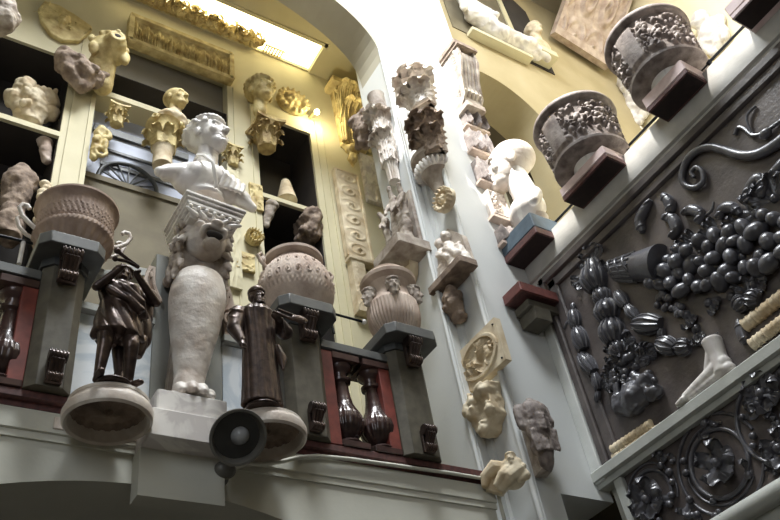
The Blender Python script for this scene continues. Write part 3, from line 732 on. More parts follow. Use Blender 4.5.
m.tube([(-.2, -.1, 1.36), (-.05, -.19, 1.22), (.12, -.2, 1.08), (.2, -.1, .95)], .05, 10); m.tube([(-.18, -.12, 1.22), (0, -.2, 1.08), (.14, -.19, .95)], .04, 10)
m.tube([(.22, .02, 1.38), (.24, .05, 1.1), (.24, .04, .75), (.2, .02, .5)], [.09, .1, .09, .04], 12)
m.build('wrap', M['bronze'], t, voxel=.012, smooth=2, fn=folds(.022, 4, 9))
m = MB(); d = head(m, (0, -.01, 1.49), .235, yaw=-.35, pitch=-.1, hair='wreath', seed=8); m.build('head', M['bronze'], t, voxel=.006, smooth=2, dents=d)
m = MB().tube([(-.18, -.34, 1.58), (-.08, -.31, 1.55), (.05, -.27, 1.53)], .020, 8); m.tube([(-.18, -.30, 1.50), (-.08, -.31, 1.51), (.05, -.27, 1.52)], .018, 8); m.ell((-.19, -.34, 1.59), .035, n=8); m.ell((-.19, -.30, 1.50), .03, n=8); m.build('pipe', M['bronze'], t)
m = MB().tube([(.05, .10, .04), (.10, .12, .3), (.06, .12, .62)], [.07, .055, .06], 10); m.build('tree_stump', M['bronze'], t)

# robed bearded figure with cap and palette
hR = onY(250, 288, STY).z - zs2
t = thing('statuette', 'bronze bearded figure in long robe and flat cap, on the right round shelf', 'statuette', (p2.x - .075, STY, zs2), .0); k = hR / 1.80; t.scale = (k * 1.12, k * 1.05, k)
MB().lathe([(.17, 0), (.18, .02), (.17, .04)], n=32).build('base', M['bronze'], t)
m = MB()
m.lathe([(.22, .05), (.215, .1), (.2, .35), (.19, .7), (.18, 1.0), (.19, 1.2), (.21, 1.38), (.15, 1.47), (.06, 1.5)], n=60, sy=.8)
m.build('robe', M['bronze'], t, voxel=.012, smooth=1, fn=folds(.014, 6, 1.0))
m = MB()
m.cap((-.22, .02, 1.36), (-.29, -.02, 1.08), .10, .085).cap((-.29, -.02, 1.06), (-.25, -.10, .84), .085, .05).cap((-.25, -.10, .83), (-.25, -.13, .75), .04, .038)
for f_ in range(4): m.cap((-.275 + .018 * f_, -.135, .76), (-.27 + .016 * f_, -.15, .69), .013, .010)
m.cap((-.225, -.13, .78), (-.215, -.15, .73), .015, .011)
m.cap((.22, .02, 1.36), (.28, -.08, 1.14), .10, .095).cap((.28, -.08, 1.13), (.12, -.26, 1.16), .085, .045).cap((.12, -.26, 1.16), (.06, -.29, 1.17), .04, .038)
for f_ in range(4): m.cap((.07, -.31, 1.15 + .016 * f_), (.12, -.33, 1.155 + .016 * f_), .013, .010)
m.cap((.05, -.29, 1.21), (.08, -.32, 1.23), .015, .011)
m.cap((0, 0, 1.45), (0, -.01, 1.56), .07, .06)
for i in range(5): m.torus((-.275 + .006 * i, -.01, 1.1 + .06 * i), .083, .012, rot=(PI / 2 + .5 * (-1) ** i, .3, 0), n=20); m.torus((.27 - .02 * i, -.1 - .03 * i, 1.14), .084 - .004 * i, .012, rot=(0, .4 * (-1) ** i, 1.1), n=20)
m.build('arms', M['bronze'], t, voxel=.011, smooth=2)
m = MB().prism([(-.10, .0), (.10, .0), (.12, -.5), (.09, -.9), (-.09, -.9), (-.12, -.5)], -.2, -.17); 
m = MB().push(T_((0, 0, 1.0))).lathe([(.20, -.85), (.185, -.4), (.165, .1), (.175, .32)], n=40, a0=-PI * .85, a1=-PI * .15, sy=.85).pop(); m.build('apron', M['bronze'], t)
m = MB().tube([(.03, -.31, 1.20), (.24, -.34, 1.13), (.40, -.36, 1.10)], [.022, .018, .014], 8).tube([(.1, -.33, 1.24), (.26, -.35, 1.19), (.38, -.36, 1.17)], .014, 8).ell((.33, -.36, 1.14), (.10, .02, .06)); m.build('tools', M['bronze'], t)
m = MB(); d = head(m, (0, -.02, 1.53), .235, yaw=.2, pitch=-.05, hair='short', beard=True, seed=5); m.build('head', M['bronze'], t, voxel=.006, smooth=1, dents=d)
MB().lathe([(.088, 0), (.098, .015), (.10, .05), (.085, .08), (.02, .085)], c=(0, .005, 1.71), n=32, sy=1.15).build('flat_cap', M['bronze'], t)
m = MB().tube([(.17, -.06, .9), (.21, -.1, .7), (.20, -.13, .52)], [.05, .06, .015], 10); m.build('hanging_cloth', M['bronze'], t)

# ================================================================== URNS ON THE PEDESTALS
pcx = [(px_x(33, 373) + px_x(69, 373)) / 2, (px_x(295, 413) + px_x(328, 413)) / 2, (px_x(405, 413) + px_x(433, 413)) / 2]
# wide handled urn
ux = onY(76, 238, 3.5).x
t = thing('handled_urn', 'wide brown urn with looped handles and a plaited band, on the left pedestal', 'urn', (ux, 3.56, ZP - .0)); t.scale = (.88, .88, 1.0)
def urnfn(a, k, z):
    if .235 < z < .33: return .006 * abs(math.sin(a * 22 + z * 40)) ** .5 * (1 if z > .255 else .6) + .004 * math.sin(a * 60) * math.sin(z * 260)
    if .18 < z < .225: return .007 * abs(math.sin(a * 26 + math.sin(z * 140) * .8))
    if z < .17: return .005 * math.cos(a * 24)
    return 0
P = [(.10, 0), (.115, .012), (.09, .03), (.10, .045), (.15, .08), (.20, .13), (.228, .175)]
P = [(P[i][0] + (P[i + 1][0] - P[i][0]) * j / 4, P[i][1] + (P[i + 1][1] - P[i][1]) * j / 4) for i in range(6) for j in range(4)]
P += [(.232, .18), (.238, .19), (.240, .2), (.240, .21), (.238, .222), (.228, .228), (.228, .235)] + [(.228 + .004 * j / 10, .24 + .009 * j) for j in range(11)] + [(.236, .34), (.238, .40), (.25, .415), (.262, .425), (.262, .44), (.245, .445), (.23, .43), (.22, .36), (.1, .3), (.001, .3)]
MB().lathe(P, n=240, fn=urnfn).build('vessel', M['terra'] if False else material('brown_stone_urn', (172, 150, 134), (132, 110, 96), .7, scale=8, bump=.2, bscale=50), t)
for sx in (-1, 1):
    MB().tube([(sx * .22, -.02, .21), (sx * .27, -.03, .235), (sx * .325, -.03, .28), (sx * .35, -.03, .335), (sx * .335, -.03, .365), (sx * .305, -.03, .365), (sx * .29, -.03, .345)], .014, 10).build('handle', M['oldmarble'], t)
    MB().tube([(sx * .22, .06, .21), (sx * .27, .07, .235), (sx * .32, .07, .28), (sx * .34, .07, .335), (sx * .325, .07, .36), (sx * .30, .07, .36), (sx * .285, .07, .345)], .012, 10).build('handle', M['oldmarble'], t)
# round bowl with scrolls
t = thing('round_bowl', 'round pale terracotta bowl carved with running scrolls, on the middle pedestal', 'urn', (onY(301, 300, 3.5).x, 3.56, ZP)); t.scale = (1, 1, 1.12)
sc = pat_scroll(.011, 12, 1.0)
def bowlfn(a, k, z):
    if .20 < z < .40:
        v = (z - .30) / .10; return pat(a, 2 * v - 1 if v > 0 else 2 * v + 1)
    if .165 < z < .19: return .004 * math.cos(a * 50)
    return 0
def pat(a, v):
    n = 24; x = (a % (2 * PI)) / (2 * PI) * n; i = math.floor(x); cx = (x - i - .5) * 2.0; y = v * (1 if i % 2 else -1); r = math.hypot(cx, y); th = math.atan2(y, cx)
    return .010 * (max(0, math.cos(2 * PI * r * 1.7 - th)) ** .8 * max(0, 1.15 - r) + .6 * math.exp(-(r / .18) ** 2))
P = [(.08, 0), (.095, .01)] + [(.245 * math.sin(PI * (.16 + .66 * j / 44)) ** .75, .02 + .42 * (j / 44)) for j in range(45)] + [(.185, .445), (.20, .455), (.20, .475), (.18, .48), (.17, .46), (.001, .44)]
MB().lathe(P, n=260, fn=bowlfn).build('vessel', M['terra'], t)
for sx in (-1, 1):
    m = MB().tube([(sx * .215, -.03, .36), (sx * .255, -.04, .385), (sx * .27, -.04, .42), (sx * .25, -.04, .445), (sx * .225, -.03, .43)], .012, 8); m.ell((sx * .235, -.035, .40), (.02, .02, .03), n=8); m.build('handle', M['terra'], t)
# jar with faces
t = thing('face_jar', 'terracotta jar with masks around its neck, on the pedestal next to the pier', 'urn', (onY(401, 325, 3.5).x, 3.56, ZP)); t.scale = (1.02, 1.02, 1.36)
def flute(a, k, z): return .004 * math.cos(a * 44) * (1 if .05 < z < .26 else 0)
P = [(.07, 0), (.085, .01), (.07, .025), (.09, .05)] + [(.09 + .085 * math.sin(PI / 2 * min(1, j / 11)), .055 + .21 * j / 16) for j in range(17)] + [(.165, .28), (.145, .30), (.135, .36), (.150, .40), (.19, .415), (.195, .435), (.185, .445), (.14, .455), (.13, .47), (.135, .49), (.12, .50), (.001, .50)]
MB().lathe(P, n=200, fn=flute).build('vessel', M['terra'], t)
for a in (-PI / 2 - .45, -PI / 2 + .75, -PI / 2 + 1.9, -PI / 2 - 1.65):
    m = MB(); d = head(m, (0, 0, 0), .125, hair='curly', seed=2); h_ = m.build('mask', M['stone'], t, voxel=.004, smooth=1, dents=d)
    h_.location = (.158 * math.cos(a), .158 * math.sin(a), .25); h_.rotation_euler = (0, 0, a + PI / 2)
# iron rods between the pedestals
def rod(p, q, label, r=.009, ball=True):
    t = thing('iron_rail', label, 'rail', p); q = Vector(q) - Vector(p)
    MB().tube([(0, 0, 0), q], r, 10).build('bar', M['iron'], t)
    if ball: MB().ell(q, r * 2, n=10).build('ball_end', M['marble'], t)
    return t
a_ = onY(327, 312, 3.62); b_ = onY(364, 322, 3.62)
t = rod(a_, b_, 'thin black iron rail with a pale knob end beside the round bowl')
MB().tube([(.0, 0, 0), (.02, 0, -.06), (.03, 0, -.17)], .010, 8).build('support', M['iron'], t)
a_ = onY(-20, 231, 3.62); b_ = onY(44, 246, 3.62)
t = rod(a_, b_, 'thin black iron rail at the left edge beside the handled urn', ball=False)
MB().tube([(.06, 0, 0), (.06, 0, -.16)], .008, 8).build('support', M['steel'], t)
MB().tube([(.22, 0, 0), (.22, 0, -.16)], .012, 8).build('support', M['marble'], t)

# ================================================================== LAMP AND CONDUIT
lc = onY(238, 437, 3.08); tgt = Vector((1.0, .6, 1.2)) - lc
t = thing('spot_lamp', 'round grey spot lamp with an open bell shade below the ledge', 'lamp', lc)
q = tgt.to_track_quat('Z', 'Y').to_matrix().to_4x4()
m = MB().push(q); R_ = .125
m.lathe([(.03, -.20), (.05, -.20), (.07, -.17), (.10, -.10), (R_, -.02), (R_ + .006, 0), (R_ + .006, .012), (R_ - .006, .012), (R_ - .012, 0), (.09, -.09), (.05, -.15), (.02, -.155)], n=56); m.pop()
m.build('shade', M['lampm'], t)
m = MB().push(q).lathe([(.088, -.088), (.089, -.088), (.110, -.028), (.109, -.028)], n=40).pop(); m.build('reflector', M['lampin'], t)
m = MB().push(q).ell((.015, 0, -.045), (.045, .045, .06)).lathe([(.02, -.13), (.025, -.09)], n=16).pop(); m.build('bulb', M['bulb'], t)
jp = onY(225, 470, 3.40) - lc
m = MB().tube([(q @ Vector((0, 0, -.19))), jp + Vector((.02, -.05, .03)), jp], .022, 10).ell(jp, (.055, .04, .045)); m.build('swivel_joint', M['lampm'], t)
MB().lathe([(.05, 0), (.05, .05)], c=jp + Vector((0, .12, 0)), n=20, rot=(PI / 2, 0, 0)).build('wall_plate', M['lampm'], t)
m = MB(); pts = [(232, 468), (248, 464), (266, 464), (284, 461), (300, 457), (318, 456), (350, 459), (400, 466), (450, 473), (486, 479)]
P = [onY(x, y, 3.45) for x, y in pts]; e = P[-1]; P += [Vector((3.262, 3.46, e.z - .02)), Vector((3.265, 3.47, e.z - .06)), Vector((3.265, 3.47, .5))]
m.tube(P, .011, 10); tag(m.build('cable_conduit', M['plaster']), 'thin painted conduit running under the ledge from the lamp to the corner', 'pipe')
# hook under the ledge and dark sign in the arch
# ================================================================== GALLERY ORNAMENTS (plane of the gallery wall)
def corinthian(name, label, loc, w_, h, mat, rz=0, group=None, rows=2, abacus=True):
    """fragment of a leafy capital, width at the top w_, height h"""
    t = thing(name, label, 'capital', loc, rz, group)
    MB().lathe([(w_ * .24, 0), (w_ * .25, h * .08), (w_ * .27, h * .6), (w_ * .36, h * .85), (w_ * .40, h * .9)], n=40).build('bell', mat, t)
    m = MB(); n = 8
    for r_ in range(rows):
        for i in range(n):
            a = 2 * PI * (i + .5 * r_) / n; m.push(Rz(a)).leaf(h * (.52 if r_ == 0 else .40), w_ * .26, (0, -w_ * .25 - .02 * r_ * w_, h * (.02 + .36 * r_)), curl=.4, lean=.12 + .1 * r_, nu=14, nv=9).pop()
    for i in range(4):
        a = PI / 4 + PI / 2 * i
        for k in range(2): m.torus((w_ * .42 * math.cos(a) + (k - .5) * .03 * w_, w_ * .42 * math.sin(a), h * .82), w_ * .055, w_ * .022, rot=(0, 0, a + PI / 2), n=14)
    m.build('leaves', mat, t)
    if abacus:
        e = w_ * .46; m = MB().slab([(-e, -e), (-e * .4, -e * .86), (e * .4, -e * .86), (e, -e), (e * .86, -e * .4), (e * .86, e * .4), (e, e), (-e, e), (-e * .86, e * .4), (-e * .86, -e * .4)], h * .9, h)
        m.build('abacus', mat, t)
    return t
def simple(name, mb, mat, label, cat, group=None, loc=None, rz=0, **kw):
    o = mb.build(name, mat, **kw)
    if loc is not None: o.location = loc; o.rotation_euler = (0, 0, rz)
    return tag(o, label, cat, group)

# carved frieze panel above the recess
l_ = onY(130, 38, YG - .1); r_ = onY(233, 74, YG - .1); zt_ = onY(134, 14, YG - .1).z
t = thing('frieze_panel', 'long ochre carved frieze panel above the gilded head', 'relief', ((l_.x + r_.x) / 2, YG, l_.z)); W_ = r_.x - l_.x; H_ = zt_ - l_.z
def fr(u, v):
    n = 9; x = (u * .5 + .5) * n; i = math.floor(x); cx = (x - i - .5) * 2; vv = v * .95
    if abs(v) > .82: return .02
    p = math.exp(-((cx / .30) ** 2 + ((vv - .1) / .55) ** 2)); q = math.exp(-(((abs(cx) - .75) / .14) ** 2 + ((vv + .2) / .5) ** 2)); r = math.exp(-(((abs(cx) - .42 - .25 * vv) / .1) ** 2 + (vv / .5) ** 2))
    return .055 * max(p * (1 if i % 2 else .8), q, .7 * r)
MB().field(W_, H_, .05, fr, nx=150, ny=40).build('carved_field', M['gold'], t)
MB().bb(-W_ / 2 - .01, W_ / 2 + .01, -.10, 0, H_ * .92, H_ + .03, .006).bb(-W_ / 2 - .01, W_ / 2 + .01, -.10, 0, -.03, H_ * .08, .006).bb(-W_ / 2 - .02, -W_ / 2 + .03, -.10, 0, 0, H_).bb(W_ / 2 - .03, W_ / 2 + .02, -.10, 0, 0, H_).build('border', M['gold'], t)
# ornate moulding along the far edge of the skylight
m = MB(); rnd = random.Random(7)
for i in range(26):
    x = 1.0 + i * .062; z = ZC + .02
    for q_ in range(3): m.push(T_((x + .02 * q_, 4.84 - .02 * q_, z - .02)) @ Rz(rnd.uniform(-1, 1))).leaf(.11, .09, (0, 0, -.03), curl=.8, rot=(.6, rnd.uniform(-1.1, 1.1), 0), nu=10, nv=7).pop()
    m.ell((x - .02, 4.85, z), (.05, .04, .045), n=7)
    m.ell((x + .03, 4.80, z - .02 + rnd.uniform(-.02, .02)), (.028, .03, .024), n=6)
simple('leaf_cornice', m, M['gold'], 'gilded leaf cornice running along the far edge of the bright skylight', 'cornice')
m = MB(); q = onZ(265, 47, ZC + .02); 
for i in range(7): m.bb(q.x + .0 + i * .035, q.x + .012 + i * .035, q.y - .03, q.y + .06, ZC + .015, ZC + .03)
m.bb(q.x - .01, q.x + .24, q.y - .04, q.y - .03, ZC + .012, ZC + .032).bb(q.x - .01, q.x + .24, q.y + .06, q.y + .07, ZC + .012, ZC + .032)
simple('skylight_grille', m, M['gold'], 'small ochre grille crossing the bright skylight', 'grille')

# shield-shaped plaque
p = onY(55, 41, YG); tp = onY(52, 7, YG); W_ = onY(80, 30, YG).x - onY(26, 13, YG).x; H_ = tp.z - p.z
m = MB(); n = 40
def shield(u, v): return 1
P = [(-.5, .62), (-.47, .92), (-.2, 1.0), (.1, .94), (.5, .80), (.50, .60), (.40, .2), (.12, 0), (-.12, .04), (-.36, .3)]
m.prism([(x * W_, z * H_) for x, z in P], -.05, 0)
rnd = random.Random(2)
t = thing('shield_plaque', 'ochre shield plaque with a carved mask, top left corner', 'plaque', p, ry=.12)
m.build('board', M['gold'], t, bevel=.01)
m = MB()
for i in range(30): a = rnd.uniform(0, 2 * PI); r = rnd.uniform(.06, .15); m.push(T_((r * 1.5 * math.cos(a), -.05, H_ * .55 + r * .9 * math.sin(a))) @ Ry(rnd.uniform(0, 6))).leaf(.09, .05, curl=.4, nu=8, nv=5).pop()
d = head(m, (0, -.05, H_ * .40), .15, hair='curly', seed=4); m.build('carved_mask', M['gold'], t, voxel=.009, smooth=1, dents=d)
# lion head fragments at the top of the first post
def beast(m, s=1.0, seed=1):
    m.ell((0, -.05 * s, .14 * s), (.15 * s, .15 * s, .14 * s)); m.ell((.0, -.2 * s, .10 * s), (.08 * s, .12 * s, .06 * s)); m.ell((0, -.30 * s, .12 * s), (.04 * s, .03 * s, .03 * s)); m.ell((0, -.18 * s, .01 * s), (.06 * s, .09 * s, .03 * s))
    for sx in (-1, 1):
        m.ell((sx * .09 * s, -.13 * s, .20 * s), (.05 * s, .05 * s, .035 * s)); m.ell((sx * .13 * s, .0, .28 * s), (.045 * s, .035 * s, .06 * s)); m.ell((sx * .06 * s, -.2 * s, .17 * s), .022 * s)
    rnd = random.Random(seed)
    for i in range(40): a = rnd.uniform(0, 2 * PI); m.cap((.15 * s * math.cos(a), .03 * s, .14 * s + .15 * s * math.sin(a)), (.19 * s * math.cos(a), .06 * s, .12 * s + .19 * s * math.sin(a)), .035 * s, .012 * s)
p = onY(106, 63, YG - .2)
t = thing('beast_head', 'ochre cast of a snarling beast head with an open mouth, on the first post', 'sculpture', p)
m = MB(); m.ell((0, -.05, .13), (.17, .14, .15)); m.ell((.02, -.16, .12), (.11, .09, .09)); m.cap((-.02, .05, 0), (.02, .1, -.22), .13, .09)
for sx in (-1, 1): m.ell((sx * .15, -.03, .25), (.045, .035, .05)); m.ell((sx * .09, -.15, .20), .03); m.cap((sx * .03, -.2, .2), (sx * .11, -.14, .23), .025, .02); m.ell((sx * .14, -.08, .05), (.05, .05, .08))
m.torus((.02, -.235, .12), .055, .022, n=22); m.ell((.02, -.24, .19), (.03, .03, .02))
m.build('head', M['gold'], t, voxel=.009, smooth=2, disp=(.006, 14))
MB().ell((.02, -.225, .12), (.045, .03, .038)).build('mouth_shade', M['dark'], t)  # dark solid for the shade in the beast's mouth
p = onY(79, 84, YG - .15)
m = MB(); m.cap((-.16, -.02, .30), (.20, -.02, .20), .075, .06); m.cap((-.14, -.02, .22), (.0, 0, .0), .11, .07); m.cap((.14, 0, .16), (.02, 0, .0), .09, .07); m.ell((-.17, -.04, .33), (.07, .07, .05)); m.ell((0, -.08, .14), (.09, .08, .09)); m.ell((.05, -.1, .08), .05); m.cap((-.05, -.12, .22), (.1, -.12, .12), .035, .03)
simple('console_fragment', m, M['rough'], 'brown broken console fragment just below the beast head', 'carving', 'wall fragments', loc=p, voxel=.01, smooth=1, disp=(.025, 9))
p = onY(110, 126, YG + .0)
corinthian('leaf_capital', 'small ochre leaf capital below the end of the gallery shelf by the first post', onY(116, 125, YG - .05), .20, .22, M['gold'], rows=1)
# curly volutes down the first post
m = MB(); p = onY(93, 157, YG - .03)
m.cap((0, 0, .0), (.04, 0, .36), .035, .055); m.torus((.05, -.03, .06), .045, .022, n=18); m.torus((.06, -.03, .30), .05, .025, n=18); m.ell((.08, -.04, .16), (.03, .03, .07)); m.ell((.0, -.04, .2), (.035, .03, .05))
simple('scroll_bracket', m, M['gold'], 'ochre scroll bracket on the first post beside the window', 'carving', loc=p, voxel=.008, smooth=1, disp=(.01, 14))
# cluster of heads in the left niche
p = onY(29, 122, YG + .15)
m = MB(); m.lathe([(.10, 0), (.13, .05), (.17, .14), (.19, .2)], n=24, sy=.7); m.ell((-.10, -.05, .36), (.10, .10, .12)); m.ell((.10, -.04, .30), (.11, .10, .12)); m.ell((0, -.08, .22), (.10, .08, .10)); m.ell((.02, -.02, .40), (.07, .07, .07)); m.cap((-.16, -.02, .22), (.16, -.02, .18), .09, .08)
for i in range(14): rnd = random.Random(i); m.ell((rnd.uniform(-.16, .16), -.12, rnd.uniform(.05, .4)), rnd.uniform(.025, .045), n=7)
simple('broken_group', m, M['cast'], 'pale broken sculpture group standing in the dark upper left niche', 'sculpture', loc=p, voxel=.009, smooth=2, disp=(.02, 9))
# dark things in the lower left niche
p = onY(7, 238, YG + .1)
m = MB(); m.lathe([(.10, 0), (.12, .1), (.08, .3), (.12, .5), (.14, .62), (.05, .8)], n=24); simple('niche_figure', m, M['rough'], 'dim brown figure fragment in the lower left niche behind the urn', 'sculpture', loc=p, voxel=.012, smooth=1, disp=(.03, 7))
p = onY(46, 160, YG + .1)
m = MB(); m.cap((0, 0, 0), (-.04, 0, .26), .04, .07); m.ell((-.05, -.03, .27), (.08, .06, .05)); simple('corbel_fragment', m, M['terra'], 'pinkish corbel fragment at the right side of the lower left niche', 'carving', 'wall fragments', loc=p, voxel=.009, smooth=1, disp=(.01, 12))
p = onY(38, 222, YG - .02)
m = MB()
for i in range(9): m.ell((.015 * math.sin(i * 2), -.02, .05 * i), (.045, .04, .035), n=8)
m.cap((0, 0, 0), (.02, 0, .42), .025, .03); simple('fruit_drop', m, M['cast'], 'pale carved fruit drop beside the left handle of the urn', 'carving', 'wall fragments', loc=p, voxel=.008, smooth=1)
p = onY(14, -14, 4.5); m = MB(); m.lathe([(.02, -.25), (.1, -.2), (.13, -.05), (.10, .1), (.03, .2)], n=24); simple('hanging_cast', m, M['stone'], 'grey carved drop hanging in the extreme top left corner', 'carving', 'wall fragments', loc=onY(3, 12, 4.2), voxel=.01, smooth=1, disp=(.03, 9))

# gilded head on its capital
p = onY(163, 150, YG - .12)
corinthian('bust_capital', 'broad ochre leafy capital carrying the gilded head', p, .42, .34, M['gold'], rows=1, abacus=False)
MB().lathe([(.085, -.22), (.085, -.02), (.10, 0)], n=28).build('column_neck', M['cast'], bpy.data.objects['bust_capital'])
t = thing('gilded_head', 'ochre bust of a man looking right, on the leafy capital below the frieze', 'bust', p + Vector((.05, -.10, .34)))
m = MB(); d = head(m, (.02, 0, .17), .27, yaw=.45, hair='short', seed=9); m.build('head', M['gold'], t, voxel=.006, smooth=2, dents=d)
m = MB(); m.ell((0, .02, .05), (.14, .09, .06)); m.cap((-.08, .02, .02), (.08, .02, .02), .05, .05); m.cap((0, .03, .05), (.02, .03, .15), .085, .065); m.build('collar', M['cast'], t, voxel=.009, smooth=2, disp=(.006, 14))
# second post: wreathed head, capital, rosettes
p = onY(263, 112, YG - .12)
t = thing('wreathed_head', 'ochre wreathed head looking out above the twisted capital on the second post', 'bust', p + Vector((-.05, -.08, .02)))
m = MB(); d = head(m, (0, 0, .0), .36, yaw=.1, hair='wreath', seed=6); m.build('head', M['gold'], t, voxel=.007, smooth=2, dents=d)
corinthian('twisted_capital', 'ochre leaf capital below the wreathed head on the second post', onY(267, 149, YG - .15), .34, .36, M['rough2'], rows=2)
# round wreath
def wreath(name, label, c, R_, mat, rz=0, group=None, cat='carving'):
    m = MB(); n = 16
    for i in range(n): a = 2 * PI * i / n; m.push(T_((R_ * .72 * math.cos(a), -.03, R_ * .72 * math.sin(a))) @ Ry(-a + PI / 2)).ell((0, 0, 0), (R_ * .2, .04, R_ * .12), (0, .5, 0), n=7).ell((0, -.02, R_ * .14), (R_ * .09, .03, R_ * .09), n=7).pop()
    m.torus((0, 0, 0), R_ * .72, R_ * .2, n=30); m.lathe([(R_ * .62, -.02), (R_ * .62, .02)], n=30, rot=(PI / 2, 0, 0))
    for i in range(6): a = 2 * PI * i / 6; m.ell((R_ * .25 * math.cos(a), -.04, R_ * .25 * math.sin(a)), (R_ * .17, .03, R_ * .12), (0, -a, 0), n=8)
    m.ell((0, -.05, 0), (R_ * .12, .04, R_ * .12), n=8)
    return simple(name, m, mat, label, cat, group, loc=c, rz=rz, voxel=R_ * .05, smooth=1)
wreath('carved_wreath', 'round ochre wreath relief right of the wreathed head', onY(292, 103, YG - .03), .21, M['gold'])
wreath('carved_rosette', 'small brown rosette on the second post beside the marble bust', onY(253, 239, YG - .03), .09, M['gold'])
# ornament strips
def strip(name, label, bx, by, tx, ty, w_, Y, fn, mat, d=.03, nx=24, ny=90, cat='relief', group=None):
    p, h, W_ = fitA(bx, by, tx, ty, w_, Y); m = MB().field(W_, h, d, fn, nx=nx, ny=ny); return simple(name, m, mat, label, cat, group, loc=p)
strip('ornament_strip', 'short ochre carved strip on the second post right of the marble shoulder', 256, 211, 255, 186, 13, YG, pat_foliage(.02, 3, 14, .5), M['gold'], nx=20, ny=30)
corinthian('post_capital', 'small brown leaf capital left of the second post behind the marble head', onY(233, 166, YG - .05), .18, .24, M['gold'], rows=1)
strip('ornament_strip', 'thin ochre carved strip left of the second post under the small brown capital', 235, 290, 236, 168, 12, YG - .01, pat_foliage(.012, 8, 30, .3), M['cream'], nx=16, ny=90)
strip('ornament_strip', 'small ochre carved strip low on the second post above the round bowl', 244, 272, 243, 254, 20, YG - .01, pat_foliage(.015, 5, 14, .6), M['gold'], nx=20, ny=24)
p = onY(266, 225, YG + .0); m = MB(); m.cap((0, 0, 0), (.06, -.02, .26), .03, .06); m.ell((.06, -.04, .26), (.07, .05, .05)); simple('corbel_fragment', m, M['stone'], 'grey corbel fragment on the right side of the second post', 'carving', 'wall fragments', loc=p, voxel=.009, smooth=1, disp=(.01, 12))
# cone in the right niche
t = thing('stone_cone', 'pale stone cone standing on the shelf of the right niche', 'cone', onY(287, 201, YG + .14))
MB().lathe([(.105, 0), (.10, .02), (.052, .26), (.045, .285), (.03, .30), (.001, .305)], n=40).build('cone', M['cast'], t)
p = onY(309, 240, YG + .1); m = MB().bb(-.10, .10, -.1, .1, 0, .24); m.cap((0, -.1, .0), (0, -.12, .24), .06, .09)
simple('niche_fragment', m, M['rough'], 'brown block fragment in the lower right niche above the round bowl', 'carving', 'wall fragments', loc=p, voxel=.012, smooth=1, disp=(.03, 12))
m = MB().cap((0, 0, 0), (.05, 0, .22), .03, .05); simple('niche_fragment', m, M['terra'], 'slender leaf fragment just above the rim of the round bowl', 'carving', 'wall fragments', loc=onY(266, 222, YG - .02), voxel=.01, smooth=1, disp=(.02, 12)) if False else None
# Corinthian pilaster and carved panels at the right of the gallery
t = thing('pilaster_capital', 'golden leafy pilaster capital with volutes below the skylight corner', 'capital', onY(355, 148, YG - .06), 0)
W_ = .44; h = onY(346, 92, YG - .06).z - onY(349, 146, YG - .06).z
m = MB(); m.prism([(-W_ * .34, 0), (W_ * .34, 0), (W_ * .40, h * .9), (-W_ * .40, h * .9)], -.02, .1); m.build('bell', M['gold'], t)
m = MB()
for x in (-.30, -.1, .1, .30): m.leaf(h * .5, W_ * .26, (x * W_, -.04, 0), curl=.5, lean=.1, nu=14, nv=9)
for x in (-.4, -.2, 0, .2, .4): m.leaf(h * .42, W_ * .24, (x * W_ * .95, -.06, h * .36), curl=.5, lean=.2, nu=14, nv=9)
for x in (-1, 1): m.torus((x * W_ * .40, -.10, h * .80), W_ * .08, W_ * .035, n=16); m.torus((x * W_ * .12, -.10, h * .80), W_ * .06, W_ * .03, n=16)
m.build('leaves', M['gold'], t)
MB().bb(-W_ * .56, W_ * .56, -.15, .1, h * .9, h, .01).ell((0, -.14, h * .95), (.05, .04, .05)).build('abacus', M['gold'], t)
m = MB().prism([(-.10, .0), (.10, 0), (.06, -.10), (.03, -.14), (.05, -.2), (.0, -.34), (-.05, -.2), (-.03, -.14), (-.06, -.10)], -.05, .0); m.ell((0, -.06, -.06), (.06, .04, .05)).ell((0, -.05, -.22), (.045, .04, .08))
simple('leaf_pendant', m, M['gold'], 'golden leaf pendant hanging under the pilaster capital', 'carving', loc=onY(349, 148, YG - .06), voxel=.009, smooth=1, disp=(.012, 16))
def scrollstrip(u, v):
    if abs(u) > .82 or abs(v) > .97: return .014
    n = 6; x = (v * .5 + .5) * n; i = math.floor(x); cy = (x - i - .5) * 2; cx = u * (1 if i % 2 else -1); r = math.hypot(cx, cy); a = math.atan2(cy, cx)
    return .018 * max(0, math.cos(2 * PI * r * 1.5 - a)) * max(0, 1.2 - r) + .014 * math.exp(-(r / .2) ** 2)
strip('scroll_relief', 'tall tan carved panel of scrolls below the golden pilaster capital', 358, 262, 352, 178, 25, YG - .02, scrollstrip, M['cast'], d=.05, nx=44, ny=170)
strip('post_fragment', 'narrow tan post fragment below the scroll panel, beside the jar with faces', 361, 317, 359, 264, 13, YG - .01, pat_foliage(.008, 4, 20, .3), M['cast'], d=.09)
p = onY(358, 264, YG - .02); simple('panel_ledge', MB().bb(-.15, .15, -.10, 0, -.05, .0, .008), M['cast'], 'tan moulded foot of the tall scroll panel', 'moulding', loc=p)
# small lit bulb between the right niche and the golden capital
p = onY(317, 112, YG - .16)
t = thing('picture_lamp', 'tiny glowing lamp beside the golden pilaster capital', 'lamp', p)
MB().ell((0, 0, 0), (.028, .028, .034), n=10).build('bulb', glow('warm_bulb', (255, 244, 196), 40), t)
MB().tube([(0, .0, .03), (0, .04, .07), (0, .16, .08)], .012, 8).build('lamp_arm', M['gold'], t)
lamp('picture_lamp_light', 'POINT', p + Vector((0, -.05, -.05)), p, 9, (1, .88, .55), shadow_soft_size=.04)
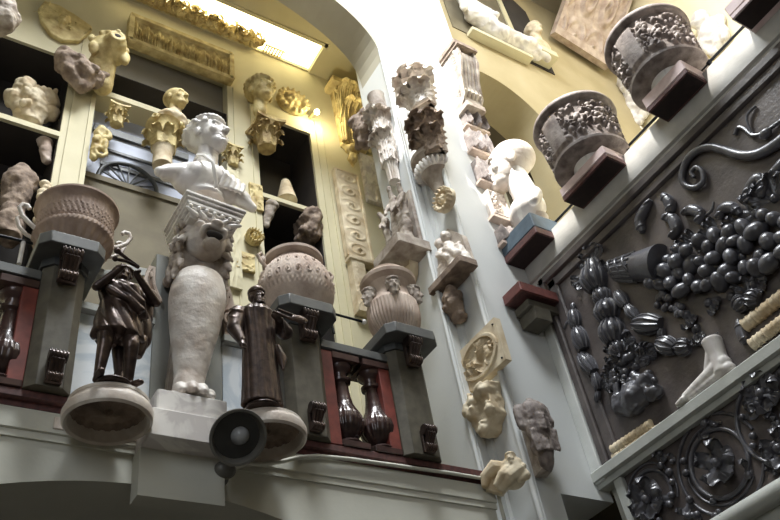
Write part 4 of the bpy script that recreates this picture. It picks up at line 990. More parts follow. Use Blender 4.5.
# ================================================================== FRAGMENTS ON THE PIER
GP = 'fragments fixed to the pier'
def onface(name, label, cat, bx, by, tx, ty, w_, plane, P, off=0, group=GP):
    """thing on a face of the pier; plane 'B' faces -X (X = P), plane 'A' faces -Y (Y = P)"""
    if plane == 'B': p, h, W_ = fitB(bx, by, tx, ty, w_, P - off); rz = RB
    else: p, h, W_ = fitA(bx, by, tx, ty, w_, P - off); rz = 0
    return thing(name, label, cat, p, rz, group), h, W_
def round_w(t, w_, h, k=1.3):
    p = t.location + Vector((0, 0, h / 2)); c = RW.T @ np.array(p - EYE); return k * w_ * c[2] / 840
def acanth(name, label, bx, by, tx, ty, w_, plane, P, mat, off=.05, curl=.45, lean=.2, side=3):
    t, h, W_ = onface(name, label, 'carving', bx, by, tx, ty, w_, plane, P, off); W_ = round_w(t, w_, h)
    m = MB(); cu = curl * .20 / h; le = lean * .15 / h
    for a, k_, w2 in ((0, 1, .8), (-.6, .94, .7), (.6, .94, .7), (-1.25, .88, .7), (1.25, .88, .7)):
        m.push(Rz(a)).leaf(h * .80 * k_, W_ * w2 * .85, (0, -W_ * .24, h * .06), curl=cu, lean=le, nu=30, nv=17, lobes=6, thick=.022).pop()
    for a in (-.9, -.3, .3, .9):
        m.push(Rz(a)).leaf(h * .42, W_ * .5, (0, -W_ * .29, 0), curl=cu * 1.6, lean=le, nu=20, nv=13, lobes=4, thick=.03).pop()
    m.build('leaves', mat, t)
    MB().lathe([(W_ * .22, 0), (W_ * .25, h * .5), (W_ * .30, h * .85), (W_ * .33, h * .88)], n=28).bb(-W_ * .25, W_ * .25, 0, off + .01, 0, h * .85).build('core', M['stone'], t)
    MB().tube([(-W_ * .3, -W_ * .1, h * .02), (0, -W_ * .24, h * .02), (W_ * .3, -W_ * .1, h * .02)], .02, 8).build('lower_band', mat, t)
    return t, h, W_
t, h, W_ = acanth('acanthus_fragment', 'tall grey white acanthus capital high in the arch reveal left of the pier', 391, 165, 384, 74, 22, 'B', XJ, M['oldmarble'], off=.05)
m = MB().lathe([(W_ * .18, -.22), (W_ * .20, -.05), (W_ * .26, 0), (W_ * .26, .03)], n=30, fn=lambda a, k, z: .008 * math.cos(a * 14)); m.build('fluted_shaft', M['oldmarble'], t)
p = onY(362, 128, 4.3); m = MB()
rnd = random.Random(3)
for i in range(16): m.ell((rnd.uniform(-.12, .12), rnd.uniform(-.06, .06), rnd.uniform(0, .32)), (.06, .05, .05), n=7)
m.cap((0, 0, -.05), (0, 0, .3), .06, .08)
simple('rough_fragment', m, M['rough'], 'brown rough carved lump between the golden capital and the tall acanthus', 'carving', GP, loc=onX(364, 140, XJ - .1), rz=RB, voxel=.012, smooth=1, disp=(.02, 12))
acanth('acanthus_fragment', 'upper curled acanthus leaf block at the top of the pier edge', 425, 110, 417, 66, 34, 'B', X1, M['oldmarble'], off=.05, curl=.6, lean=.35)
acanth('acanthus_fragment', 'lower acanthus leaf block hanging just above the half round capital', 437, 156, 427, 108, 30, 'B', X1, M['rough'], off=.05, curl=.6, lean=.35)
# half round egg and dart capital
t, h, W_ = onface('half_capital', 'half round grey moulded capital with an egg band on the pier', 'capital', 441, 192, 439, 152, 28, 'B', X1); W_ = round_w(t, 28, h, 1.3)
MB().lathe([(W_ * .18, 0), (W_ * .22, h * .15), (W_ * .35, h * .45), (W_ * .52, h * .62), (W_ * .55, h * .72), (W_ * .50, h * .78), (W_ * .62, h * .88), (W_ * .62, h)], n=60, a0=PI, a1=2 * PI).build('bowl', M['stone'], t)
MB().lathe([(W_ * .50, h * .52), (W_ * .58, h * .60), (W_ * .55, h * .70)], n=90, a0=PI, a1=2 * PI, fn=lambda a, k, z: .012 * math.cos(a * 26)).build('egg_band', M['marble'], t)
wreath('leaf_boss', 'round cream leafy boss below the half round capital', onX(447, 201, X1 - .05), .115, M['cast'], rz=RB, group=GP)
# draped figures on a tilted slab in the reveal
t, h, W_ = onface('figure_group', 'grey white group of draped headless figures on a thick slab in the arch reveal', 'sculpture', 402, 252, 394, 178, 40, 'B', XJ, .12)
W_ = round_w(t, 40, h, .95)
m = MB()
for k, (dx, hh, ln) in enumerate(((-.28, .80, -.04), (.02, .98, .02), (.30, .86, .05))):
    x = dx * W_; b = W_ * .14
    m.cap((x, 0, h * .08), (x + ln, .0, h * hh * .55), b * 1.25, b * .85); m.ell((x + ln, -.01, h * hh * .66), (b, b * .8, h * .13)); m.cap((x + ln, 0, h * hh * .75), (x + ln * 1.6, -.03, h * hh * .90), b * .6, b * .5)
    m.cap((x + ln - b, -.02, h * hh * .72), (x + b * .6, -.12, h * hh * .45), b * .4, b * .3); m.cap((x + ln + b, -.02, h * hh * .72), (x + b * 1.7, -.09, h * hh * .48), b * .42, b * .3)
    for f_ in range(5): m.cap((x - b + f_ * b * .5, -b, h * .05), (x + (f_ - 2) * b * .2, -b * .7, h * hh * .5), b * .28, b * .16)
m.build('figures', M['stone'], t, voxel=.009, smooth=1, disp=(.012, 14))
MB().bb(-W_ * .62, W_ * .60, -.16, .15, -.10, .01, .012).build('slab', M['stone'], t)
MB().bb(-W_ * .5, W_ * .5, .08, .14, 0, h * .8, .01).build('background', M['stone'], t)
# carved slab stands in for the bluish windows seen past the reveal
t, h, W_ = onface('window_stand_in', 'pale carved slab standing in for bluish windows behind the draped figures', 'relief', 374, 205, 370, 160, 15, 'A', YG, .0)
m = MB().field(W_, h, .05, pat_foliage(.03, 9, 16, .8), nx=30, ny=50); m.build('carved_field', M['marble'], t)
# oval medallion
p = onX(412, 266, XJ - .02); h = onX(409, 245, XJ).z - onX(414, 285, XJ).z
t = thing('oval_medallion', 'pale oval medallion just right of the jar with faces', 'relief', onX(414, 285, XJ - .01), RB, GP)
m = MB().field(.22, h, .05, lambda u, v: .03 if u * u + v * v > .72 and u * u + v * v < 1.02 else .03 * math.exp(-((u / .4) ** 2 + (v / .6) ** 2)), nx=40, ny=50, oval=True); m.build('carved_field', M['cast'], t)
# seated figures on their own slab
t, h, W_ = onface('figure_relief', 'grey relief of seated figures on a dark slab halfway up the pier', 'relief', 462, 277, 453, 230, 26, 'B', X1, 0)
m = MB(); 
m.cap((-W_ * .25, -.06, h * .1), (-W_ * .22, -.05, h * .62), .06, .05).ell((-W_ * .22, -.06, h * .84), (.04, .045, .055)).cap((W_ * .15, -.06, h * .1), (W_ * .05, -.06, h * .60), .07, .05).ell((.02, -.07, h * .82), (.04, .045, .05))
m.cap((W_ * .38, -.05, h * .08), (W_ * .28, -.05, h * .45), .05, .04).cap((-W_ * .2, -.1, h * .55), (W_ * .1, -.12, h * .3), .03, .025).cap((.02, -.1, h * .5), (W_ * .35, -.1, h * .2), .035, .03)
for i in range(6): m.cap((-W_ * .4 + i * W_ * .15, -.10, .02), (-W_ * .3 + i * W_ * .1, -.09, h * .5), .018, .012)
m.build('figures', M['oldmarble'], t, voxel=.007, smooth=1, disp=(.01, 18))
MB().prism([(-W_ * .55, 0), (W_ * .5, 0), (W_ * .46, h * .6), (W_ * .1, h), (-W_ * .3, h), (-W_ * .5, h * .6)], -.05, 0).build('background', M['stone'], t)
MB().bb(-W_ * .62, W_ * .56, -.17, 0, -.06, .01, .008).build('slab', M['rough'], t)
# small dark figure
t, h, W_ = onface('standing_figure', 'small dark brown crouching figure on the pier above the square medallion', 'sculpture', 464, 321, 469, 279, 18, 'B', X1, .0)
m = MB(); m.cap((0, -.05, h * .05), (.0, -.06, h * .4), .05, .07).ell((.01, -.07, h * .55), (.075, .07, .10)).ell((.02, -.08, h * .85), (.055, .055, .06)).cap((-.06, -.07, h * .6), (-.03, -.12, h * .35), .035, .03).cap((.08, -.06, h * .6), (.05, -.12, h * .4), .035, .03).cap((.04, -.06, h * .3), (.06, -.05, 0), .04, .03)
m.build('figure', M['rough'], t, voxel=.008, smooth=1, disp=(.02, 14))
# square medallion
t, h, W_ = onface('square_medallion', 'cream square slab with a carved round medallion of figures', 'relief', 491, 380, 483, 338, 31, 'B', X1, 0)
def med(u, v):
    r = math.hypot(u, v)
    if abs(r - .80) < .06: return .016
    if r > .86: return .004
    return -.012 + pat_med(u, v) * 1.0
pat_med = pat_foliage(.04, 12, 60, 1.0)
W_ *= 1.3; MB().field(W_, h * 1.05, .05, med, nx=110, ny=110).build('carved_face', M['cast'], t)
m = MB()
for x in (-.44, .44):
    for z in (.08, .92): m.ell((x * W_, -.055, z * h), .008, n=6)
m.build('fixing', M['iron'], t)
# leafy corbel tilted
t, h, W_ = onface('leaf_corbel', 'tan leafy corbel with a curved top below the square medallion', 'carving', 499, 438, 494, 394, 24, 'B', X1, 0)
m = MB().prism([(-W_ * .12, 0), (W_ * .18, .02), (W_ * .5, h * .38), (W_ * .52, h * .8), (W_ * .60, h * 1.1), (W_ * .48, h * 1.12), (W_ * .3, h * .98), (-W_ * .5, h * .92), (-W_ * .52, h * .6)], -.12, 0)
for x, z in ((-.3, .75), (-.1, .9), (.4, .9), (.42, .4), (.05, .1), (.2, .95), (-.2, .6)):
    m.push(T_((x * W_, -.12, z * h)) @ Ry(random.Random(int(x * 100)).uniform(-1, 1))).leaf(h * .3, W_ * .22, (0, 0, -h * .12), curl=.5, nu=10, nv=7).pop(); m.ell((x * W_, -.13, z * h), (.04, .04, .04), n=8)
m.build('body', M['cast'], t, voxel=.009, smooth=2, disp=(.012, 12))
# winged cherub head
t, h, W_ = onface('cherub_head', 'cream winged cherub fragment at the right end of the red ledge', 'sculpture', 507, 494, 515, 448, 30, 'B', X1, .12); W_ = round_w(t, 32, h, 1.15); t.rotation_euler = (0, 0, -.7); t.location.y -= .05
m = MB(); s_ = h * 1.0
d = head(m, (W_ * .15, -.10, h * .48), h * .40, yaw=-.3, hair='curly', seed=11)
m.cap((W_ * .15, -.06, h * .5), (W_ * .1, -.04, h * .3), .07, .08)
m.tube([(-W_ * .02, -.05, h * .5), (-W_ * .35, -.06, h * .62), (-W_ * .62, -.05, h * .42), (-W_ * .70, -.05, h * .12)], [.05, .05, .035, .02], 10)
m.tube([(W_ * .25, -.06, h * .38), (-W_ * .05, -.10, h * .16), (-W_ * .35, -.08, -h * .12)], [.07, .05, .025], 10)
m.tube([(W_ * .1, -.08, h * .42), (-W_ * .2, -.12, h * .22), (-W_ * .42, -.1, -h * .02)], [.05, .03, .02], 10)
m.prism([(-W_ * .68, h * .1), (-W_ * .6, h * .45), (-W_ * .3, h * .6), (W_ * .1, h * .5), (W_ * .2, h * .25), (-W_ * .3, -h * .15)], -.04, 0)
for i in range(7): m.cap((W_ * (.30 + .02 * i), -.08, h * (.46 - .05 * i)), (W_ * (.42 - .03 * i), -.09, h * (.42 - .06 * i)), .03, .02)
m.build('head_and_wing', M['cast'], t, voxel=.0055, smooth=1, dents=d)
# fluted console at the top
t, h, W_ = onface('fluted_console', 'grey fluted console bracket near the top of the pier, right side', 'bracket', 475, 106, 468, 54, 20, 'A', Y2, .14); t.location.y = Y2; h *= .92; W_ = .22
def side(sx):
    P = [(0, h * .9)] ; return P
m = MB()
for k in range(5):
    x = -W_ * .40 + W_ * .2 * k; P = [(x, -.19, h * .86), (x, -.22, h * .76), (x, -.21, h * .62), (x, -.17, h * .44), (x, -.14, h * .30), (x, -.15, h * .18), (x, -.10, h * .08)]
    m.tube(P, [.03, .036, .032, .028, .028, .034, .02], 10)
m.prism([(-W_ * .42, 0), (W_ * .42, 0), (W_ * .42, h * .9), (-W_ * .42, h * .9)], -.14, 0)
m.build('fluted_front', M['stone'], t)
m = MB()
for sx in (-1, 1):
    for (cy, cz, r0) in ((-.18, h * .74, .085), (-.12, h * .2, .055)):
        m.tube([(sx * W_ * .46, cy + r0 * (1 - i / 50) * math.cos(i * .36), cz + r0 * (1 - i / 50) * math.sin(i * .36)) for i in range(48)], .012, 6)
    m.push(T_((sx * W_ * .44, 0, 0)) @ Rz(PI / 2)).prism([(-.26, h * .86), (-.27, h * .66), (-.2, h * .42), (-.17, h * .12), (-.08, .0), (0, 0), (0, h * .9)], -.012, .012).pop()
m.build('volute_side', M['stone'], t)
MB().bb(-W_ * .62, W_ * .62, -.27, 0, h * .9, h * .98, .008).bb(-W_ * .56, W_ * .56, -.29, 0, h * .86, h * .9).build('top_slab', M['rough'], t)
MB().bb(-W_ * .5, W_ * .5, -.16, 0, -.06, .02, .01).build('foot', M['stone'], t)
# row of small brackets with carved tufts
rnd = random.Random(21)
names = ['topmost little leaf bracket under the fluted console', 'second little leaf bracket below the fluted console', 'third little leaf bracket, beside the forehead of the white bust', 'fourth little bracket holding a framed relief, beside the chin of the white bust', 'lowest little bracket, partly behind the blue and red slab']
spots = [(474, 134, 469, 112, 25), (479, 158, 474, 133, 25), (489, 190, 481, 160, 28), (499, 224, 491, 194, 23), (507, 250, 501, 230, 20)]
for k, (bx, by, tx, ty, w_) in enumerate(spots):
    t, h, W_ = onface('leaf_bracket', names[k], 'bracket', bx, by, tx, ty, w_, 'A', Y2, 0, 'little brackets beside the white bust'); W_ *= .95
    MB().bb(-W_ * .5, W_ * .5, -.075, 0, -.02, .02, .006).build('slab', M['terra'], t)
    m = MB()
    if k in (3,):
        m.field(W_ * .8, h * .75, .06, pat_frame(pat_foliage(.03, 4, 16, .7), .14, .10, .015), nx=40, ny=40, c=(0, 0, .03)); m.build('framed_relief', M['oldmarble'], t)
    else:
        m.field(W_ * .85, h * .62, .075, lambda u, v: .05 * max(0, math.cos(u * 7.5 + v * abs(u) * 1.5)) * (1 - .5 * max(v, 0)) * (1 - u * u * .6) + .015 * math.cos(u * 30 + v * 4), nx=50, ny=20, c=(0, 0, .03)); m.build('leaves', M['urn'], t)
# draped torso on the strip left of the panel
p = onX(556, 470, XB - .05)
t = thing('draped_torso', 'grey draped headless torso left of the black panel frame', 'sculpture', onY(548, 470, Y2 - .12), -.25)
h = onY(546, 404, Y2 - .12).z - t.location.z; W_ = .27
m = MB(); m.cap((0, -.02, h * .12), (0, -.03, h * .45), .07, .10).ell((0, -.04, h * .55), (.13, .10, .12)).ell((0, -.04, h * .76), (.135, .10, .12)).cap((-.10, 0, h * .85), (.10, 0, h * .88), .06, .065).cap((.02, 0, h * .88), (.02, 0, h * .98), .05, .045).cap((-.13, 0, h * .84), (-.15, -.02, h * .62), .055, .035).cap((.13, 0, h * .86), (.15, -.02, h * .68), .055, .045)
for i in range(11): m.cap((-.13 + .026 * i, -.10, h * .48), (-.11 + .022 * i, -.12 + .004 * abs(i - 5), h * .2), .017, .011)
for i in range(5): m.tube([(-.13, -.04, h * (.80 - .05 * i)), (0, -.16, h * (.66 - .05 * i)), (.13, -.06, h * (.74 - .05 * i))], .016, 8)
m.cap((.0, 0, .05), (0, -.02, h * .3), .045, .11)
t.scale = (.66, .72, .95); m.build('torso', M['urn'], t, voxel=.007, smooth=1, disp=(.008, 16))
MB().bb(-.06, .06, -.0, .15, .0, h * .8, .01).build('fixing_block', M['stone'], t)

# ================================================================== RIGHT-HAND PARAPET: SLABS, URNS, BUST
ZS = 4.155 + H0     # undersides of the slabs
def rslab(y0, y1, label, xf=3.70, layers=((.085, 'pink'),), z=None):
    t = thing('parapet_slab', label, 'slab', (xf, (y0 + y1) / 2, z or ZS), RB, 'slabs on the right-hand parapet'); hw = (y1 - y0) / 2; zz = 0
    for i, (th, mt) in enumerate(layers):
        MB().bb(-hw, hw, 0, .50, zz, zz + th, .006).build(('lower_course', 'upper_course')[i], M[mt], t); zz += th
    m = MB().bb(-hw + .01, hw - .01, .01, .17, -.004, .0); m.build('underside', M['soffit'], t)  # thin dark sheet, the underside's shade put into colour
    return (z or ZS) + zz
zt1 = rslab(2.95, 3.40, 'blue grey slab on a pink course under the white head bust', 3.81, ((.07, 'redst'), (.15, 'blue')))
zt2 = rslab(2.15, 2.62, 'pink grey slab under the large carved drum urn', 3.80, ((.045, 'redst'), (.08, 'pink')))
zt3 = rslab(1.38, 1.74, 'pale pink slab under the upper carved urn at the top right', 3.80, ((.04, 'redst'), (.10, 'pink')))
rslab(.56, .98, 'pale slab cut by the top right corner of the picture', 3.77, ((.04, 'pink'), (.09, 'pink')))
# small red slab further down
a_ = onX(505, 300, XB - .2)
t = thing('red_block', 'dull red stone block between the blue slab and the black panel frame', 'block', (XB - .42, Y2 - .11, 3.67 + H0), RB)
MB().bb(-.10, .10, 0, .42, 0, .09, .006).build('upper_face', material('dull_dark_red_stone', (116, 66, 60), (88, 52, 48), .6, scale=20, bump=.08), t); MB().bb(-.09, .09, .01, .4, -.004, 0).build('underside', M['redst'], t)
p = onY(514, 345, Y2 - .02); t = thing('dark_corbel', 'small dark corbel under the red block', 'corbel', (XB - .34, Y2 - .09, 3.48 + H0), RB)
MB().bb(-.08, .08, 0, .34, .10, .17, .006).push(Rz(0)).prism([(-.08, 0), (.08, 0), (.09, .1), (-.09, .1)], .03, .18).pop().build('corbel', M['ped'], t)

# drum urns with vine scrolls
def drum_urn(label, loc, R_, h, seed, rz=0):
    t = thing('drum_urn', label, 'urn', loc, rz, 'carved drum urns on the parapet')
    rnd = random.Random(seed); B = [(rnd.uniform(0, 2 * PI), rnd.uniform(.20, .80), rnd.uniform(.03, .08), rnd.uniform(0, PI), rnd.uniform(1.2, 3.5)) for _ in range(520)]
    def fn(a, k, z):
        u = (z / h); hh = 0
        if not .15 < u < .86: return 0
        for b, c, r, th, el in B:
            da = (a - b + PI) % (2 * PI) - PI
            if abs(da) > .22: continue
            x = da * R_ / h; y = u - c; p = (x * math.cos(th) + y * math.sin(th)) / (r * .8); q = (-x * math.sin(th) + y * math.cos(th)) / (r * .8 / el); e = p * p + q * q
            if e < 1.4: hh = max(hh, 1 - e / 1.4)
        if 2.8 < a < 3.35: hh = .45
        return .085 * R_ * (hh ** .6) * min(1, (u - .15) * 14, (.86 - u) * 14)
    P = [(R_ * .5, 0), (R_ * .9, h * .01), (R_ * .95, h * .03), (R_ * .96, h * .07), (R_ * .90, h * .09), (R_ * .86, h * .14)] + [(R_ * (.86 + .10 * j / 44), h * (.165 + .70 * j / 44)) for j in range(45)] + [(R_ * 1.03, h * .875), (R_ * 1.08, h * .90), (R_ * 1.10, h * .94), (R_ * 1.08, h * .98), (R_ * 1.02, h), (R_ * .92, h), (R_ * .88, h * .9), (R_ * .8, h * .5), (.001, h * .5)]
    MB().lathe(P, n=260, fn=fn).build('carved_drum', M['urn'], t)
    MB().lathe([(R_ * .42, -.09), (R_ * .52, -.08), (R_ * .42, -.04), (R_ * .5, .005)], n=40).build('foot', M['marble'], t)
    m = MB().lathe([(R_ * .55, h * .035), (R_ * .78, h * .092)], n=60); m.build('soffit', M['terra'], t) if False else None
    return t
pc = onX(578, 113, XB - .12)
drum_urn('large grey urn wreathed in carved vines, nearer the white bust', (3.97, 2.38, zt2 + .09), .30, .50, 4)
drum_urn('upper grey urn wreathed in carved vines, cut by the top edge', (3.97, 1.57, zt3 + .09), .285, .50, 8)
# white bust in profile
t = thing('roman_bust', 'white short-haired bust in profile facing left, on the blue grey slab', 'bust', (4.05, 3.12, zt1), -2.25); t.scale = (1.3, 1.3, 1.5)
MB().lathe([(.11, 0), (.115, .02), (.09, .04), (.075, .07), (.09, .10)], n=36).build('socle', M['oldmarble'], t)
m = MB(); m.ell((0, -.03, .16), (.14, .11, .09)).cap((-.11, .02, .20), (.11, .02, .20), .055, .055).cap((0, .02, .20), (0, -.02, .46), .085, .08).ell((0, -.03, .12), (.11, .08, .07)).cap((-.12, .03, .19), (-.16, .0, .12), .05, .035).cap((.12, .03, .19), (.16, .0, .12), .05, .035)
m.build('torso', M['marble'], t, voxel=.008, smooth=4)
m = MB(); d = head(m, (0, -.04, .37), .34, yaw=-.05, pitch=-.08, hair='short', seed=2); m.build('head', M['oldmarble'], t, voxel=.005, smooth=2, dents=d)
# iron rail along the parapet
t = thing('iron_rail', 'black iron rail running between the slabs along the right-hand parapet', 'rail', (4.10, 3.0, ZS + .24))
MB().tube([(0, 0, 0), (0, -4.2, 0)], .011, 10).build('bar', M['iron'], t)
for y in (-.85, -1.66, -2.2): MB().tube([(0, y, 0), (.03, y, -.12), (.05, y, -.20)], .008, 8).ell((0, y, 0), .022, n=8).build('stanchion', M['iron'], t)
# ---- things beyond the parapet, on the end wall
t, h, W_ = onface('scroll_slab', 'large pinkish slab of carved scrollwork behind the upper urn', 'relief', 575, 56, 590, -8, 46, 'A', EW, 0, None)
def sw(u, v):
    r = math.hypot(u * .9, v); a = math.atan2(v, u)
    if max(abs(u), abs(v)) > .9: return .03
    x = (u * 1.5) % 1 - .5; y = (v * 1.5) % 1 - .5; q = math.hypot(x, y); b = math.atan2(y, x)
    return .10 * max(0, math.cos(2 * PI * q * 2.5 - b)) * max(0, 1.1 - q * 1.6) + .05 * math.exp(-(q / .12) ** 2)
m = MB(); o = m.field(W_ * 1.0, h * .85, .10, sw, nx=110, ny=110); m.build('carved_face', M['terra'], t); t.rotation_euler = (.6, .25, 0); t.location.y -= .05
p = onY(500, 42, EW - .12)
p1_, p2_ = onY(470, 44, EW), onY(527, 64, EW)
m = MB().bb(p1_.x, p2_.x, EW - .12, EW, p2_.z - .04, p2_.z + .03, .006); simple('wall_shelf', m, M['cream'], 'narrow cream shelf under the reclining white figure', 'shelf')
px_ = onY(524, 60, EW).x; m = MB().bb(px_ - .05, px_ + .03, EW - .03, EW, p2_.z + .03, 13.0 - 1.0); struct('trim_16', m, M['cream'])
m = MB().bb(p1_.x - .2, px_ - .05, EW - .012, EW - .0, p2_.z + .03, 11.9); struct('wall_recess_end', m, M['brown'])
t = thing('reclining_figure', 'white reclining figure on the shelf high beyond the pier', 'sculpture', (p1_.x + .55, EW - .12, p2_.z + .03))
m = MB(); m.cap((-.45, 0, .30), (-.05, 0, .14), .11, .13).cap((-.05, 0, .13), (.38, -.05, .16), .11, .08).cap((.38, -.05, .16), (.62, -.02, .06), .07, .05).cap((-.45, 0, .32), (-.52, -.02, .62), .10, .10).ell((-.5, -.02, .80), (.10, .11, .13)).cap((-.42, -.05, .50), (-.2, -.12, .30), .05, .04).cap((-.0, .02, .12), (.5, .03, .08), .09, .06).cap((-.55, 0, .5), (-.66, -.06, .2), .05, .04)
m.build('figure', M['marble'], t, voxel=.014, smooth=3, disp=(.015, 8))
q0 = onY(541, 68, EW); q1 = onY(533, 12, EW)
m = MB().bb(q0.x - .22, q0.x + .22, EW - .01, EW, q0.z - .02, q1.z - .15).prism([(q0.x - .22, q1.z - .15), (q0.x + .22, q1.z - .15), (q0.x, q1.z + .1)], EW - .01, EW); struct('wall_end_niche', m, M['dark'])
t = thing('niche_bust', 'small cream bust in the dark pointed niche behind the drum urn', 'bust', (q0.x, EW - .11, q0.z + .15))
m = MB(); m.ell((0, 0, .15), (.17, .09, .15)).cap((0, 0, .2), (0, 0, .4), .07, .07); d = head(m, (0, -.02, .36), .26, hair='curly', seed=3); m.build('bust', M['cast'], t, voxel=.012, smooth=2)
MB().bb(-.14, .14, -.1, .1, -.12, 0, .01).build('block', M['cream'], t)
# pale casts on the corridor wall
def wallcast(label, px, py, s_, seed, kind=0):
    p = onX(px, py, 7.55); m = MB(); rnd = random.Random(seed)
    if kind == 0:
        m.ell((0, 0, .1 * s_), (.2 * s_, .1, .3 * s_)); m.ell((0, -.05, .42 * s_), (.12 * s_, .1, .14 * s_)); m.cap((-.2 * s_, 0, .2 * s_), (-.1 * s_, -.05, -.2 * s_), .07 * s_, .05 * s_); m.cap((.18 * s_, 0, .2 * s_), (.12 * s_, -.05, -.15 * s_), .07 * s_, .05 * s_)
    else:
        for i in range(12): a = i * 2 * PI / 12; m.ell((.2 * s_ * math.cos(a), -.04, .2 * s_ * math.sin(a)), .07 * s_, n=7)
        m.ell((0, 0, 0), (.2 * s_, .08, .2 * s_))
    simple('wall_cast', m, M['marble'], label, 'cast', 'pale casts on the bright corridor wall', loc=p, rz=RB, voxel=.018, smooth=2, disp=(.03, 6))
wallcast('pale figure cast on the corridor wall between the two carved urns', 642, 105, 1.2, 1)
wallcast('pale round cast just right of the large carved urn', 632, 140, .9, 2, 1)
wallcast('pale figure cast seen through the gap right of the upper urn', 716, 40, 1.0, 3)
t, h, W_ = onface('white_relief', 'pale relief fragment beside the head of the white bust', 'relief', 540, 160, 531, 112, 22, 'A', EW + .9, 0, None)
m = MB().field(.34, h, .08, pat_foliage(.05, 6, 20, .8), nx=40, ny=50); m.build('carved_field', M['stone'], t)

# ================================================================== THE BLACK RELIEF PANELS
XF = XB - .005          # face of the panels
def qv(px, py, off=.0): return onX(px, py, XF - off)
t = thing('relief_panel', 'large black moulded panel with cornucopia of fruit, scrolls and garlands', 'relief', (XF, 0, 0)); PAN = t
m = MB().bb(-.03, 0.004, -3, Y2 - .09, 2.385 + H0, ZCOP); m.build('board', M['panel'], t)
m = MB().bb(-.075, 0, Y2 - .15, Y2 - .09, 2.39 + H0, ZCOP, .01).bb(-.055, 0, Y2 - .24, Y2 - .15, 2.39 + H0, ZCOP, .012).bb(-.075, 0, -3, Y2 - .09, ZCOP - .07, ZCOP + .0, .01).bb(-.055, 0, -3, Y2 - .1, ZCOP - .15, ZCOP - .07, .012)
m.build('moulded_border', M['panel'], t)
def L(px, py, off=.03):
    p = qv(px, py); return Vector((-off, p.y, p.z))      # local to the panel thing (its origin is on the panel face)
def orn(name, m, par=PAN, mat='relief', **kw): return m.build(name, M[mat], par, **kw)
# S scroll
m = MB(); P = []
cx, cy = 700, 177
ctr = L(701, 176); 
pts = [(792, 140), (775, 152), (760, 158), (745, 158), (730, 153), (718, 150), (706, 152), (695, 160), (689, 172), (688, 183), (693, 189), (702, 190), (709, 184), (708, 174), (702, 170), (697, 175), (700, 180)]
P = [L(x, y, .055) for x, y in pts]
def smoothp(P, n=5):
    out = []
    for i in range(len(P) - 1):
        p0 = P[max(i - 1, 0)]; p1 = P[i]; p2 = P[i + 1]; p3 = P[min(i + 2, len(P) - 1)]
        for k in range(n):
            t_ = k / n; out.append(.5 * ((2 * p1) + (p2 - p0) * t_ + (2 * p0 - 5 * p1 + 4 * p2 - p3) * t_ ** 2 + (-p0 + 3 * p1 - 3 * p2 + p3) * t_ ** 3))
    return out + [P[-1]]
P = smoothp(P); n_ = len(P)
m.tube(P, [.034 - .022 * i / n_ for i in range(n_)], 12); orn('scroll', m)
m = MB(); m.tube(smoothp([L(792, 118, .04), L(770, 135, .05), L(758, 138, .05), L(748, 131, .04), L(742, 130, .04), L(739, 137, .04)]), .012, 8).tube(smoothp([L(757, 137, .05), L(752, 120, .05), L(760, 108, .04)]), .009, 8); m.ell(L(772, 137, .06), (.03, .04, .03)); orn('tendril', m)
def petals(px, py, s_, n, a0, a1, seed=0, par=None, name='leaf_spray'):
    c = L(px, py, .03); m = MB()
    for i in range(n):
        a = a0 + (a1 - a0) * i / max(1, n - 1); m.push(T_(c) @ Rz(RB) @ Ry(a)).leaf(s_, s_ * .42, (0, 0, 0), curl=.5, lean=.1, nu=12, nv=9).pop()
    m.ell(c, (.03, .03, .03), n=8); return orn(name, m)
def segs(name, pts, rr, ridge=5, flat=.8):
    """swelling garland segments following pixel points on the panel"""
    for i in range(len(pts) - 1):
        a, b = L(*pts[i], .05), L(*pts[i + 1], .05); m = MB(); r = rr[i]; n = 9
        P = [a + (b - a) * (.04 + .92 * k / n) for k in range(n + 1)]; m.tube(P, [r * (.5 + .55 * math.sin(PI * (k + .6) / (n + 1.2))) for k in range(n + 1)], 14)
        d = (b - a).normalized(); u = d.orthogonal().normalized(); w_ = d.cross(u)
        for j in range(ridge * 2):
            an = PI * 2 * j / (ridge * 2); m.tube([P[k] + (u * math.cos(an) + w_ * math.sin(an)) * r * (.5 + .55 * math.sin(PI * (k + .6) / (n + 1.2))) for k in range(n + 1)], r * .16, 6)
        orn(name, m)
# small curled leaves at the top of the panel
def curlleaf(pts, r=.03):
    m = MB(); P = smoothp([L(x, y, .05) for x, y in pts], 4); n = len(P)
    m.tube(P, [r * (.35 + .75 * math.sin(PI * (k + .8) / (n + 1))) for k in range(n)], 12)
    for k in range(2, n - 1, 2): m.ell(P[k] + Vector((-r * .5, 0, 0)), (r * .55, r * .95, r * .42), n=7)
    orn('curled_leaf', m)
curlleaf([(656, 202), (650, 212), (645, 224), (648, 234)], .035)
curlleaf([(668, 197), (675, 205), (676, 215)], .036); curlleaf([(668, 219), (678, 221), (682, 232), (676, 240)], .038)
curlleaf([(688, 216), (696, 212), (706, 216), (703, 226)], .034); curlleaf([(710, 218), (717, 213), (719, 204)], .010)
curlleaf([(752, 205), (754, 194), (763, 182), (768, 186), (766, 200)], .036); curlleaf([(725, 222), (728, 212), (738, 210), (746, 217)], .034)
petals(760, 215, .13, 4, -1.5, .6); petals(778, 200, .14, 4, -1.0, 1.0); petals(742, 232, .10, 4, -1.6, 0)
curlleaf([(775, 178), (785, 170), (792, 160)], .03)
